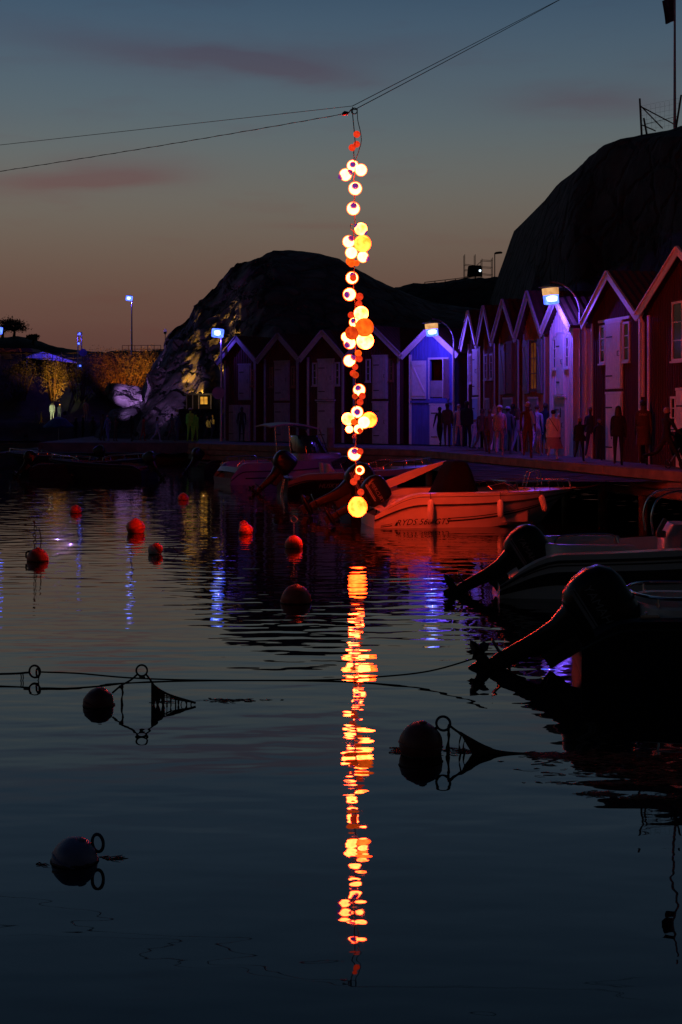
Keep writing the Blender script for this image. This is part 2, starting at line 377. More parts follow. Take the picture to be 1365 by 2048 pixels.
# dark cliff behind the right-hand row of huts
csil = [(2.5, 6.0), (8.2, 7.0), (9.2, 8.0), (9.5, 8.9), (9.7, 9.8), (9.85, 10.5), (10.1, 11.2), (10.4, 12.0), (10.8, 13.1), (11.15, 14.0), (11.6, 14.6), (12.2, 15.05), (13.1, 15.45), (14.6, 15.75), (16.1, 16.1), (19.3, 16.5), (30, 17)]
def cliff_h(x, y):
    s = 2.8+(interp(csil, x*66/min(y, 66))-2.8)*min(1, y/66)**1.15; near = sst(11, 18, x)
    front = 57.0-22*near+10*sst(10.5, 8.5, x)
    g = sst(front, front+9, y)**.6 if y < 68 else 1
    z = 1.0+(s-1.0)*g*(1-.25*near*sst(62, 40, y))
    p = Vector((x*.25, y*.25, z*.22)); d = noise.fractal(p, 1, 2, 5)*.5+crag(p*1.5, .3)
    return Vector((x-d*.25, y-d*.8, z+d*.22*g))
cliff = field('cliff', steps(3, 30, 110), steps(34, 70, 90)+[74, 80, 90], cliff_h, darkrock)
rsil = [(-10, 7), (2, 9), (4.4, 12.7), (5.5, 12.95), (8, 13.1), (10.2, 13.45), (13, 13.5), (22, 13.6), (34, 13.5)]
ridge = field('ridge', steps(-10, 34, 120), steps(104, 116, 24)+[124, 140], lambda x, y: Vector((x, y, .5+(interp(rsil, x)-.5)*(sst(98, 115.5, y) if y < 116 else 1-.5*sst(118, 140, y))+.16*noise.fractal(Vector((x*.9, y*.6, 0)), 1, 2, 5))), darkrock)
# bank on the left shore: low quay, terrace, planted slope, road along the top
bsil = [(93.2, .45), (99, .45), (100, 1.7), (102.5, 1.9), (104, 2.6), (108, 6.5), (109, 6.95), (117, 7.0), (124, 6.0)]
def bank_h(x, y):
    z = interp(bsil, y-.05*(x+20)); k = sst(1, 3, z)
    return Vector((x, y, z*(1-.10*sst(-16, -12, x))+.25*k*noise.fractal(Vector((x*.5, y*.5, 3)), 1, 2, 4)*(1 if z < 6.6 else .2)))
field('bank', steps(-45, -11.5, 100), steps(93.2, 124, 70), bank_h, mat('earth', (.05, .042, .03), .95, .4, 1.2, .03, 8))
bh = [(-70, 11.5), (-52, 12.4), (-46.5, 12.4), (-44, 12.6), (-42, 12.0), (-39.5, 11.1), (-35.5, 10.6), (-32, 10.4), (-26, 10.6), (-20, 11.0), (-10, 12), (10, 12.5)]
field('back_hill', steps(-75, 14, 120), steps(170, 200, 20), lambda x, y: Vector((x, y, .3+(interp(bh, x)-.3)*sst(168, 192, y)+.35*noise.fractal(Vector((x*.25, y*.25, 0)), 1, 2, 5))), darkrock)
q = MB(); q.prism([(-60, 92.8), (-9.5, 92.8), (-9.5, 101), (-60, 101)], -1, .45, 'z'); structure('far_quay', q, stone)

# ------------------------------------------------------------------ quay with its timbers
QZ = 1.2
q = MB(); q.prism([(12.36, 20.3), (3.2, 50.6), (-6.3, 60.3), (-7.4, 73), (0, 82), (26, 64), (26, 20.3)], .85, QZ-.045, 'z')
quay = structure('quay', q, stone)
E0, E1, E2 = Vector((12.4, 20)), Vector((2.86, 50.9)), Vector((-6.5, 60.5))
ed = (E1-E0).normalized(); en = Vector((ed.y, -ed.x))                    # en points to the huts
if en.x < 0: en = -en
ed2 = (E2-E1).normalized(); en2 = Vector((-ed2.y, ed2.x)); en2 = en2 if en2.y > 0 else -en2
# deck planks laid across the quay: the nearest ones as pieces, the far ones joined
far = MB(); L1 = (E1-E0).length; k = 0
def plank_at(mb, p, d, n, w, l, dz):
    a = p; b = p+d*w; c = b+n*l; e = p+n*l
    mb.add([(a.x, a.y, QZ-.04+dz), (b.x, b.y, QZ-.04+dz), (c.x, c.y, QZ-.04+dz), (e.x, e.y, QZ-.04+dz), (a.x, a.y, QZ+dz), (b.x, b.y, QZ+dz), (c.x, c.y, QZ+dz), (e.x, e.y, QZ+dz)],
        [(0,3,2,1),(4,5,6,7),(0,1,5,4),(1,2,6,5),(2,3,7,6),(3,0,4,7)])
s = 0
while s < L1-.2:
    p = E0+ed*s; l = 3.0 if s < 18 else 3.0+1.6*sst(18, 34, s)
    if 10 < s < 24:
        pm = MB(); plank_at(pm, p, ed, en, .205, l, random.uniform(-.004, .004)); pm.build('plank', plank, quay)
    else: plank_at(far, p, ed, en, .205, l, random.uniform(-.004, .004))
    s += .22
L2 = (E2-E1).length; s = 0
while s < L2:
    plank_at(far, E1+ed2*s, ed2, en2, .205, 5.2, random.uniform(-.004, .004)-.006); s += .22
tag(far.build('deck_planks', plank, quay), kind='stuff')
for (A, Bp, n) in ((E0, E1, en), (E1, E2, en2)):
    for (off, z0, z1, wd) in ((-.02, 1.02, 1.26, .22), (-.10, .80, .99, .16), (-.05, .58, .77, .16)):
        L = (Bp-A).length; d = (Bp-A).normalized(); s = 0
        while s < L:
            e = min(L, s+6); a = A+d*(s+.01)+n*off; b = A+d*(e-.01)+n*off
            pm = MB(); pm.bar((a.x, a.y, (z0+z1)/2), (b.x, b.y, (z0+z1)/2), wd, z1-z0); pm.build('fender_beam', plank, quay, bevel=.015); s = e
for i in range(15):
    s = 1.0+i*2.2; p = E0+ed*s+en*.16
    pm = MB(); pm.tube([(p.x, p.y, -1), (p.x, p.y, 1.1)], .13, 10); pm.build('pile', plank, quay, smooth=True)
for i in range(6):
    p = E1+ed2*(1+i*2.2)+en2*.16
    pm = MB(); pm.tube([(p.x, p.y, -1), (p.x, p.y, 1.1)], .13, 10); pm.build('pile', plank, quay, smooth=True)
pm = MB(); pm.tube([(-.42, 56.2-.6, -1), (-.42, 55.6, 2.0)], [.16, .15], 12)
one('mooring_post', 'dark round mooring post standing before the third hut from the left', 'post', pm, plank, smooth=True)

# ------------------------------------------------------------------ boathouses
def front_poly(x0, x1, z0, zt, zr):      # part of the gable front between x0 and x1 above z0; zt(x) is the roof line
    mid = (x0+x1)/2
    return None
def hut(name, label, loc, rz, w, ze, zr, depth, wall, parts, hole=None, trim=white, group=None, batten=True, oh=.25, sidew=None, wallin=.28, doorm=None):
    """gabled boathouse; local x runs along the front, y into the building, z up from the quay"""
    t = thing(name, label, 'boathouse', loc, rz, group); x0, x1 = wallin, w-wallin; c = w/2
    def roofz(x): return zr-.12-(zr-ze)*abs(x-c)/c
    f = MB(); T = .12
    if hole:
        hx0, hx1, hz0, hz1 = hole
        f.box((x0, 0, 0), (x1, T, hz0)); f.box((x0, 0, hz0), (hx0, T, hz1)); f.box((hx1, 0, hz0), (x1, T, hz1)); base = hz1
    else: base = 0
    f.prism([(x0, base), (x1, base), (x1, roofz(x1)), (c, roofz(c)), (x0, roofz(x0))], 0, T)
    f.build('front_wall', wall, t)
    sd = MB(); sd.box((x0, T, 0), (x0+T, depth, roofz(x0))); sd.box((x1-T, T, 0), (x1, depth, roofz(x1))); sd.prism([(x0, 0), (x1, 0), (x1, roofz(x1)), (c, roofz(c)), (x0, roofz(x0))], depth-.1, depth)
    sd.build('side_walls', wall, t)
    if hole:
        fl = MB(); fl.box((x0+T, T, hz0-.25), (x1-T, depth-.1, hz0-.15)); fl.box((x0+T, 1.6, hz0-.15), (x1-T, 1.66, roofz(x0)-.05)); fl.build('inner_room', brownwood, t)
    if batten:
        bt = MB(); x = x0+.07; holes = [(p[1]-.06, p[2]+.06, p[3]-.06, p[4]+.06) for p in parts if p[0] != 'lintel']+([(hole[0]-.05, hole[1]+.05, hole[2]-.05, hole[3]+.05)] if hole else [])
        while x < x1-.03:
            segs = [(0.02, roofz(x)-.03)]
            for (a, b, lo, hi) in holes:
                if a < x < b:
                    ns = []
                    for (u, v) in segs:
                        if lo > u: ns.append((u, min(v, lo)))
                        if hi < v: ns.append((max(u, hi), v))
                    segs = ns
            for (u, v) in segs:
                if v-u > .05: bt.box((x-.022, -.026, u), (x+.022, .0, v))
            x += .155
        y = .1
        while y < depth-.1:
            bt.box((x0-.026, y-.022, .02), (x0, y+.022, roofz(x0)-.1)); y += .155
        tag(bt.build('battens', wall, t), kind='stuff')
    # roof: two slopes of ribbed tiles, white barge boards on the front edge
    for sgn in (-1, 1):
        ex = c+sgn*(c+.02); mb = MB(); d = Vector((ex-c, 0, ze-zr)); ln = d.length; d.normalize(); nrm = Vector((-d.z*sgn, 0, d.x*sgn)); nrm = nrm if nrm.z > 0 else -nrm
        n = max(6, int((depth+oh)/.24))
        vs = []
        for j in range(n*4+1):
            y = -oh+.02+(depth+oh)*j/(n*4); h = .035*(.5+.5*math.cos(2*math.pi*j/4))
            for k2 in range(2):
                p = Vector((c, y, zr))+d*ln*k2+nrm*(h+.02); vs.append(p)
        fs = [(2*j, 2*j+1, 2*j+3, 2*j+2) for j in range(n*4)]
        b0 = len(vs); vs += [Vector((c, -oh+.02, zr))-nrm*.05, Vector((c, -oh+.02, zr))+d*ln-nrm*.05, Vector((c, depth, zr))+d*ln-nrm*.05, Vector((c, depth, zr))-nrm*.05]
        fs += [(b0, b0+1, b0+2, b0+3), (0, b0, b0+1, 1), (1, b0+1, b0+2, 2*n*4+1)]
        mb.add(vs, fs); mb.build('roof_slope', tile, t)
        bb = MB(); a = Vector((c, -oh-.02, zr-.03)); e = a+d*(ln+.04)
        up = nrm
        bb.add([a+nrm*.05, a-nrm*.17/abs(nrm.z)*abs(nrm.z), e-nrm*.17, e+nrm*.05, a+nrm*.05+Vector((0, .035, 0)), a-nrm*.17+Vector((0, .035, 0)), e-nrm*.17+Vector((0, .035, 0)), e+nrm*.05+Vector((0, .035, 0))],
            [(0,1,2,3),(7,6,5,4),(0,4,5,1),(1,5,6,2),(2,6,7,3),(3,7,4,0)])
        bd = bb.build('barge_board', trim, t)
        cb = MB(); a = a+nrm*.05+Vector((0, -.012, 0)); e = e+nrm*.05+Vector((0, -.012, 0)); cb.bar(a, e, .07, .03, nrm); cb.build('barge_cap', trim, bd)
    for xx in (x0-.02, x1-.10):
        cb = MB(); cb.box((xx, -.035, 0), (xx+.12, -.002, roofz(x0)-.08)); cb.build('corner_board', trim, t)
    for p in parts:
        kind, a, b, lo, hi = p[:5]; opt = p[5] if len(p) > 5 else {}
        if kind == 'door':
            leaf = MB(); leaf.box((a, -.05, lo), (b, -.003, hi)); dm = doorm or opt.get('m', white); o = leaf.build('door', dm, t)
            n = max(3, round((b-a)/.14)); jb = MB()
            for i in range(n):
                u = a+(b-a)*i/n; v = a+(b-a)*(i+1)/n; pb = MB(); pb.box((u+.006, -.066, lo+.02), (v-.006, -.049, hi-.02)); pb.build('door_board', dm, o)
            for z in (lo+.2*(hi-lo), lo+.8*(hi-lo)): hg = MB(); hg.box((a+.02, -.078, z-.02), (a+(b-a)*.45, -.064, z+.02)); hg.build('strap_hinge', iron, o)
            hd = MB(); hd.tube([(b-.1, -.066, lo+.5*(hi-lo)), (b-.1, -.12, lo+.5*(hi-lo)), (b-.1, -.12, lo+.5*(hi-lo)+.14), (b-.1, -.066, lo+.5*(hi-lo)+.14)], .011, 6); hd.build('handle', iron, o)
            if opt.get('sill'):
                sl = MB(); sl.box((a-.14, -.14, lo-.08), (b+.14, 0, lo-.02)); sl.build('sill', trim, o)
            if opt.get('frame', 1):
                fr = MB(); 
                fr.box((a-.07, -.045, lo), (a-.004, -.002, hi)); fr.box((b+.004, -.045, lo), (b+.07, -.002, hi)); fr.box((a-.09, -.06, hi+.004), (b+.09, -.002, hi+.075)); fr.build('door_frame', opt.get('fm', trim), o)
        elif kind == 'window':
            fr = MB(); fm = opt.get('fm', trim); g = .06
            fr.box((a, -.05, lo), (a+g, -.002, hi)); fr.box((b-g, -.05, lo), (b, -.002, hi)); fr.box((a+g, -.05, hi-g), (b-g, -.002, hi)); fr.box((a+g, -.05, lo), (b-g, -.002, lo+g)); fr.box((a-.03, -.09, lo-.05), (b+.03, -.002, lo-.003))
            o = fr.build('window', fm, t); nx, nz = opt.get('grid', (1, 3)); W, H = (b-a-2*g), (hi-lo-2*g)
            for i in range(nx):
                for j in range(nz):
                    pb = MB(); pb.box((a+g+W*i/nx+.012, -.022, lo+g+H*j/nz+.012), (a+g+W*(i+1)/nx-.012, -.014, lo+g+H*(j+1)/nz-.012)); pb.build('pane', opt.get('pm', pane_m), o)
            mu = MB()
            for j in range(1, nz): mu.box((a+g, -.04, lo+g+H*j/nz-.014), (b-g, -.006, lo+g+H*j/nz+.014))
            for i in range(1, nx): mu.box((a+g+W*i/nx-.014, -.042, lo+g), (a+g+W*i/nx+.014, -.004, hi-g))
            if nx*nz > 1: mu.build('muntins', fm, o)
        elif kind == 'shutter':                       # leaf folded flat back against the wall, with a Z brace
            leaf = MB(); leaf.box((a, -.085, lo), (b, -.04, hi)); o = leaf.build('shutter', opt.get('m', white), t)
            br = MB(); br.box((a+.02, -.105, lo+.10), (b-.02, -.084, lo+.22)); br.box((a+.02, -.105, hi-.22), (b-.02, -.084, hi-.10)); br.bar((a+.06, -.095, hi-.24), (b-.06, -.095, lo+.24), .02, .09, (1, 0, 0)); br.build('brace', opt.get('m', white), o)
            sm = MB(); n = max(3, round((b-a)/.15))
        elif kind == 'leaf':                          # leaf standing open, at right angles to the wall
            lf = MB(); x = a; lf.box((x, -b, lo), (x+.045, -.003, hi)); lf.build('shutter', opt.get('m', white), t)
        elif kind == 'rail':
            rb = MB(); rb.box((a, -.03, lo), (b, .05, hi)); rb.build('half_door', opt.get('m', white), t)
        elif kind == 'lintel':
            rb = MB(); rb.box((a, -.06, lo), (b, -.002, hi)); rb.build('lintel', opt.get('m', trim), t)
    return t
# the row facing the camera, left to right
RU = Vector((-.79, .62)).normalized(); C0 = Vector((5.04, 59.2)); rzL = math.atan2(-RU.y, -RU.x)
def locL(u): p = C0+RU*u; return (p.x, p.y, QZ)
FR = {'fm': brownwood}
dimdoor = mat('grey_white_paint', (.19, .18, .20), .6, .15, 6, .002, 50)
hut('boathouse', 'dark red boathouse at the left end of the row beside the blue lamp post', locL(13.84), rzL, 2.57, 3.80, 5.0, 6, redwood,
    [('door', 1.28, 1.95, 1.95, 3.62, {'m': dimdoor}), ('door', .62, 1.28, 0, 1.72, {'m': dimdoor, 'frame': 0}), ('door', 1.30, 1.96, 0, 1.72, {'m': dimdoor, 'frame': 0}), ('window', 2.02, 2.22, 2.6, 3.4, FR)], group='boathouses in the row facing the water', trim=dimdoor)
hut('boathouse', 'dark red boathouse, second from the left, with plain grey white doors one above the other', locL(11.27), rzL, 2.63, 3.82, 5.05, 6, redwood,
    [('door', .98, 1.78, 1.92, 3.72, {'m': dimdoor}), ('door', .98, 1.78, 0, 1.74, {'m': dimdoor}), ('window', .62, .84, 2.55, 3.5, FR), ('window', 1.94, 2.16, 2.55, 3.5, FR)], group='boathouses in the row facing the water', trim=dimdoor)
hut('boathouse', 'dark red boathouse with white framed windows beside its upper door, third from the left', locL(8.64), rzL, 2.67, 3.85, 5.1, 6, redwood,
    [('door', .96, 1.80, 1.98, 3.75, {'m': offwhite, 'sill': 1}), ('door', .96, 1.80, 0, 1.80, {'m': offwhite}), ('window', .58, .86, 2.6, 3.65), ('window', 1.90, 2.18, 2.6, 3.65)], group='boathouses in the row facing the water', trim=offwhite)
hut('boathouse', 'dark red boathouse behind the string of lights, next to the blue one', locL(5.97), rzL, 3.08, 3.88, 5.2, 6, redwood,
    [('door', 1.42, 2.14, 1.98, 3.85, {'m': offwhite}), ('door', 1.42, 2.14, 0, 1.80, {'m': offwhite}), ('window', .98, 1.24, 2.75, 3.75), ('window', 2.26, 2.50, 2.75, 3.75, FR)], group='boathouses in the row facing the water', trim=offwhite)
hb = hut('boathouse', 'blue boathouse with its upper hatch and white shutters open under a lamp', locL(2.89), rzL, 2.89, 3.86, 5.05, 6, bluewood,
    [('shutter', .42, 1.18, 1.98, 3.62), ('leaf', 2.32, .5, 2.0, 3.66), ('rail', 1.38, 2.22, 2.05, 2.75, {'m': offwhite}), ('lintel', .34, 2.52, 1.80, 1.90, {'m': bluewood}), ('door', 1.42, 2.20, 0, 1.70)],
    hole=(1.34, 2.26, 2.0, 3.66), group='boathouses in the row facing the water')
fm_ = MB(); fm_.box((1.27, -.05, 1.95), (1.34, -.002, 3.74)); fm_.box((2.26, -.05, 1.95), (2.32, -.002, 3.74)); fm_.box((1.34, -.05, 3.66), (2.26, -.002, 3.74)); fm_.build('hatch_frame', white, hb)
# the row on the right, receding from the camera; t runs from far to near
TD = Vector((.1827, -.983)); P0 = Vector((5.38, 57.4)); rzR = math.atan2(TD.y, TD.x)
def locR(t): p = P0+TD*t; return (p.x, p.y, QZ)
G2 = 'boathouses in the row along the walkway'
hut('boathouse', 'narrow red boathouse with a pale door, farthest in the walkway row beside the blue one', locR(-.86), rzR, 2.32, 4.07, 5.55, 5, redwood, [('door', 1.1, 1.8, 2.1, 3.9), ('door', 1.1, 1.8, 0, 1.95, {'m': mat('pale_blue_paint', (.30, .42, .60), .6)}), ('window', .55, .85, 2.6, 3.8)], group=G2)
hut('boathouse', 'narrow dark boathouse, second from the far end of the walkway row', locR(1.46), rzR, 2.08, 4.10, 5.60, 5, brownwood, [('door', .6, 1.0, 0, 1.9, {'m': dimdoor}), ('window', .42, .80, 2.7, 3.7), ('window', 1.15, 1.55, 2.7, 3.7)], group=G2, trim=offwhite)
hut('boathouse', 'brown boathouse with a pale upper shutter, third from the far end of the walkway row', locR(3.54), rzR, 2.97, 4.12, 5.65, 5, brownwood, [('shutter', .55, 1.15, 2.1, 4.0, {'m': dimdoor}), ('door', 1.3, 2.0, 2.1, 4.0, {'m': brownwood, 'fm': brownwood}), ('door', .9, 1.9, 0, 1.9, {'m': dimdoor})], group=G2, trim=offwhite)
lamp_glow = glow('lamplit_room', ((.13, .035, .006), (.03, .008, .002)), 4)
hut('boathouse', 'ochre boathouse with a dim lit upper window between pale shutters', locR(6.51), rzR, 2.93, 4.15, 5.72, 5, ochre, [('shutter', .40, 1.0, 2.1, 4.0, {'m': dimdoor}), ('window', 1.15, 1.85, 2.2, 3.95, {'grid': (2, 3), 'pm': lamp_glow, 'fm': brownwood}), ('shutter', 2.02, 2.5, 2.1, 4.0, {'m': dimdoor}), ('door', 1.0, 1.9, 0, 1.9, {'m': dimdoor})], group=G2, trim=offwhite)
wh = mat('white_boards', (.66, .62, .62), .7, .1, 6, .003, 40, stretch=(1, 1, .15))
hut('boathouse', 'white boathouse with a lamp shining at its gable', locR(9.44), rzR, 2.85, 4.22, 5.28, 5, wh, [('door', 1.05, 1.75, 2.05, 4.05, {'sill': 1}), ('window', .62, .95, 2.9, 3.95), ('window', 1.86, 2.2, 2.9, 3.95), ('door', .85, 1.85, 0, 1.9, {'m': mat('grey_green_paint', (.30, .34, .36), .6)})], group=G2)
hut('boathouse', 'tall dark red boathouse with white doors and two slim white windows', locR(13.4), rzR, 4.45, 4.25, 5.68, 6, redwood, [('door', 1.62, 2.78, 2.16, 4.12), ('door', 1.62, 2.78, 0, 2.0), ('window', 1.02, 1.48, 2.95, 4.12), ('window', 2.92, 3.40, 2.95, 4.12), ('lintel', .95, 3.45, 4.20, 4.28)], group=G2)
hut('boathouse', 'nearest and largest red boathouse at the right edge with a white paned window', locR(17.85), rzR, 5.6, 4.25, 5.85, 7, redwood, [('window', 1.95, 3.2, 2.85, 4.45, {'grid': (2, 3)}), ('door', 2.3, 3.35, 0, 2.05), ('window', 1.85, 2.2, 1.0, 1.9)], group=G2)
# set-back wall between the white and the tall red boathouse
p = locR(12.2); cw = MB(); cw.box((.1, 1.0, 0), (1.35, 1.12, 4.0))
wl = thing('passage_wall', 'set back pale board wall in the gap beside the white boathouse', 'wall', p, rzR); cw.build('wall', wh, wl)
for i in range(9):
    b_ = MB(); b_.box((.12+i*.137, .972, .01), (.12+i*.137+.09, .998, 3.98)); b_.build('board', wh if i != 7 else bluewood, wl)
for t_, z0, nm in ((13.5, 0, 'white drainpipe at the left corner of the tall red boathouse'), (18.02, 1.9, 'pale drainpipe between the two nearest red boathouses')):
    x, y, z = locR(t_); dp = MB(); nx, ny = -.983, -.183
    dp.tube([(x+nx*.12, y+ny*.12, z+z0), (x+nx*.12, y+ny*.12, z+4.0), (x+nx*.2, y+ny*.2, z+4.15), (x+nx*.12, y+ny*.12, z+4.3)], .05, 8)
    one('drainpipe', nm, 'drainpipe', dp, white, smooth=True)
GW = 185.0       # radiance of the brightest buoys
LAMPP = 290.0   # watts of the lamps along the walkway
# ------------------------------------------------------------------ string of glowing buoys
SY = 28.5; SS = F/SY
ls = thing('light_string', 'hanging string of glowing white, yellow, orange and red buoys over the water', 'light string', at(707, 228, SY))
base = Vector(ls.location)
core_w = glow('white_buoy_core', ((GW*1.0, GW*.036, GW*.0070), (GW*.55, 3.6, .75)), 5)
skin_w = glow('white_buoy_skin', ((1.1, .11, .012), (.8, .065, .008)), 6, 1, .96)
yel = glow('yellow_buoy_light', ((GW*.26, 1.5, .16), (GW*.06, .42, .015)), 6)
yelhot = glow('yellow_buoy_core', ((GW*.6, GW*.032, GW*.0062), (GW*.16, 1.0, .05)), 5)
org = glow('orange_buoy_light', ((1.9, .22, .012), (1.05, .072, .006)), 7)
dko = glow('dark_orange_buoy_light', ((.95, .075, .008), (.42, .018, .004)), 9)
red = glow('red_buoy_light', ((.98, .052, .012), (.62, .022, .007)), 22)
tipm = glow('blue_buoy_end', ((.06, .035, .34), (.26, .012, .10)), 9)  # slight glow put into the ends to stand for light inside the buoys
globes = [  # x, y, radius in the photo, kind, depth offset, direction of the blue end
 (714.1, 268.6, 7, 'r', 0), (714, 288.5, 6.7, 'r', .08), (704.7, 295.2, 7, 'r', -.04), (706, 331.9, 12.5, 'w', .1, (0, -1, .15)), (722.4, 340.1, 13, 'w', -.02), (691.6, 349.5, 13.2, 'w', -.1, (-1, -.1, -.45), (1, -.5, .55)),
 (710.9, 377, 14.2, 'w', 0, (.0, -1, .35)), (707, 417.2, 14, 'w', 0, (.05, -1, .5)), (722.4, 458.1, 12.5, 'h', 0, (-1, -.3, .7), (1, -.2, -.8)), (698, 483.3, 13.2, 'w', .05, (.5, -.8, .6)), (725.6, 487.4, 17, 'y', -.12),
 (703.3, 505.6, 13, 'w', -.15), (726.2, 513.8, 12.2, 'w', -.02, (1, -.2, -.4)), (701, 522.6, 9, 'o', .05), (703.3, 528, 6.5, 'o', -.1), (713.3, 526.5, 6, 'o', -.05), (704.6, 555.7, 13.4, 'w', .05, (.2, -1, .5)), (706.8, 556, 7, 'r', -.14),
 (699.6, 588.9, 14, 'w', 0, (-.6, -1, -.15)), (719.5, 593.5, 7.7, 'r', -.05), (718.3, 607.6, 6.8, 'r', 0), (702.7, 630.2, 6.6, 'r', .05), (723, 626.9, 14.5, 'h', 0), (709, 645, 11, 'w', .15, (-.3, -1, .4)), (729.1, 654.7, 18.8, 'o', -.18),
 (704.5, 665.9, 14, 'd', -.22), (693, 674, 11, 'w', .02), (700, 686, 13.2, 'w', -.02, (-.6, -.9, -.5)), (730.8, 681.4, 17.3, 'h', .04), (717, 706.6, 7, 'o', 0), (699.5, 721.5, 13, 'w', 0, (.7, -.5, .6)), (719.1, 717.7, 6.7, 'r', -.04),
 (710.6, 733.6, 6.4, 'r', -.1), (706.8, 746.5, 6.8, 'r', .03), (711.5, 750, 6.8, 'd', -.06), (719, 780, 13, 'w', .05, (-.3, -1, .5)), (710.6, 792.5, 6, 'd', -.04), (724.7, 791.8, 7, 'r', -.12), (720.6, 804.2, 6.8, 'r', 0),
 (714.7, 824, 13, 'w', .08, (0, -1, .0)), (696.4, 837.9, 12.5, 'h', 0), (708, 843.8, 6.4, 'o', -.2), (699, 858.4, 8.5, 'w', -.03), (728.6, 844.5, 13.5, 'w', -.14), (738.9, 839.4, 15.5, 'y', .04), (717, 858, 10, 'w', .03), (719.8, 861, 5.5, 'r', -.1),
 (709.2, 908.2, 14, 'w', 0, (.05, -1, .7)), (720.6, 903.1, 6.6, 'r', -.12), (720.1, 940.5, 10, 'w', .06), (719.1, 939.7, 6, 'r', -.10), (714.4, 954.4, 6.5, 'r', 0), (707.8, 963.2, 7.3, 'r', -.05), (722, 984.4, 7, 'r', 0), (715.8, 1015.2, 19.5, 'y', 0)]
for g in globes:
    x, y, r, k, dy = g[:5]; c = at(x, y, SY+dy)-base; r = r/SS
    if k == 'w':
        mb = MB(); mb.ball((0, 0, 0), r*.85, 18, 12); o = mb.build('buoy_core', core_w, ls, True, c)
        sk = MB(); sk.ball((0, 0, 0), r, 20, 12); sk.build('buoy_skin', skin_w, o, True)
    else:
        m_ = {'y': yel, 'h': yelhot, 'o': org, 'd': dko, 'r': red}[k]
        mb = MB()
        if r > .19 and y > 1000:    # the big pear-shaped one at the bottom
            mb.lathe([(0.001, -r), (r*.5, -r*.87), (r*.87, -r*.5), (r, 0), (r*.92, r*.4), (r*.72, r*.75), (r*.48, r*1.02), (r*.34, r*1.08), (.002, r*1.08)], 22)
        else: mb.ball((0, 0, 0), r, 18 if r > .1 else 12, 12 if r > .1 else 8)
        o = mb.build('buoy', m_, ls, True, c)
    for d in g[5:]:
        d = Vector(d).normalized(); t_ = MB(); M_ = d.to_track_quat('Z', 'Y').to_matrix()
        rr = r*.86
        t_.lathe([(rr*.62, rr*.82), (rr*.60, rr*.88), (rr*.42, rr*1.12), (rr*.22, rr*1.34), (rr*.17, rr*1.42), (.002, rr*1.43)], 12, M=M_)
        t_.build('buoy_end', tipm, o, True)
cb = MB(); pts = [at(705.5, 214, SY), at(706, 232, SY)]+[at(706+(i % 3)*1.2+(4 if y > 640 else 2)+random.uniform(-.6, .6), y, SY+.03) for i, y in enumerate(range(250, 1000, 18))]
cb.tube([p-base for p in pts], .010, 6); cb.tube([p-base for p in curve_pts([at(715, 217, SY), at(716, 240, SY), at(721, 262, SY), at(723, 282, SY), at(718, 302, SY), at(711, 322, SY)], 5)], .008, 6)
cb.tube([p-base for p in curve_pts([at(712, 452, SY), at(703, 448, SY-.1), at(702, 456, SY-.1), at(708, 464, SY)], 5)], .007, 5)
cb.tube([p-base for p in curve_pts([at(711, 868, SY), at(705, 873, SY-.1), at(707, 876, SY-.1), at(713, 869, SY)], 5)], .007, 5)
cb.build('cable', blackm, ls, True)
# span wires and the knot where they meet
def sag(a, b, n, s): return [a.lerp(b, i/n)+Vector((0, 0, -s*4*(i/n)*(1-i/n))) for i in range(n+1)]
jn = at(705.5, 212, SY); jl = at(698, 226, SY); jr = at(712, 218, SY)
def wire(label, a, b, s, r, name='span_wire', twist=0):
    mb = MB(); p = sag(a, b, 24, s); mb.tube(p, r, 6)
    if twist:
        tw = []
        for i in range(160):
            t = i/159; c = a.lerp(b, t)+Vector((0, 0, -s*4*t*(1-t))); tw.append(c+Vector((0, math.cos(i*1.3)*r*1.5, math.sin(i*1.3)*r*1.5)))
        mb.tube(tw, r*.7, 4)
    return one(name, label, 'wire', mb, blackm, smooth=True)
wire('upper thin wire running from the light string to the left edge', jn, jn+(at(0, 290, 31)-jn)*2.2, .0, .0055)
wire('lower twisted cable running from the light string to the left edge', jl, jl+(at(0, 332, 31)-jl)*2.2, .12, .0062, 'span_cable', 1)
RA = at(1118, 0, 46)
wire('upper wire rising from the light string to the top right', jn, jn+(at(1120, -1, 45)-jn)*1.9, .0, .008)
wire('lower wire rising from the light string to the top right', jr, jr+(at(1108, 3, 45)-jr)*1.9, .05, .009)
kn = thing('shackle', 'knotted shackle joining the wires above the light string', 'shackle', jl)
mb = MB(); mb.tube([at(685, 228, SY)-jl, at(690, 226, SY)-jl, at(698, 225.5, SY)-jl], [.02, .045, .02], 8); mb.build('splice', blackm, kn, True)
mb = MB(); mb.ring(at(709, 222, SY)-jl, .06, .012); mb.tube([p-jl for p in curve_pts([at(698, 226, SY), at(703, 219, SY), at(711, 219, SY), at(715, 217, SY)], 4)], .012, 6); mb.build('shackle_bow', iron, kn, True)
mb = MB(); mb.tube([at(685, 229.5, SY-.04)-jl, at(696, 228, SY-.04)-jl], [.022, .02], 8); mb.build('red_tie', mat('red_tie', (.5, .03, .015), .5), kn, True)

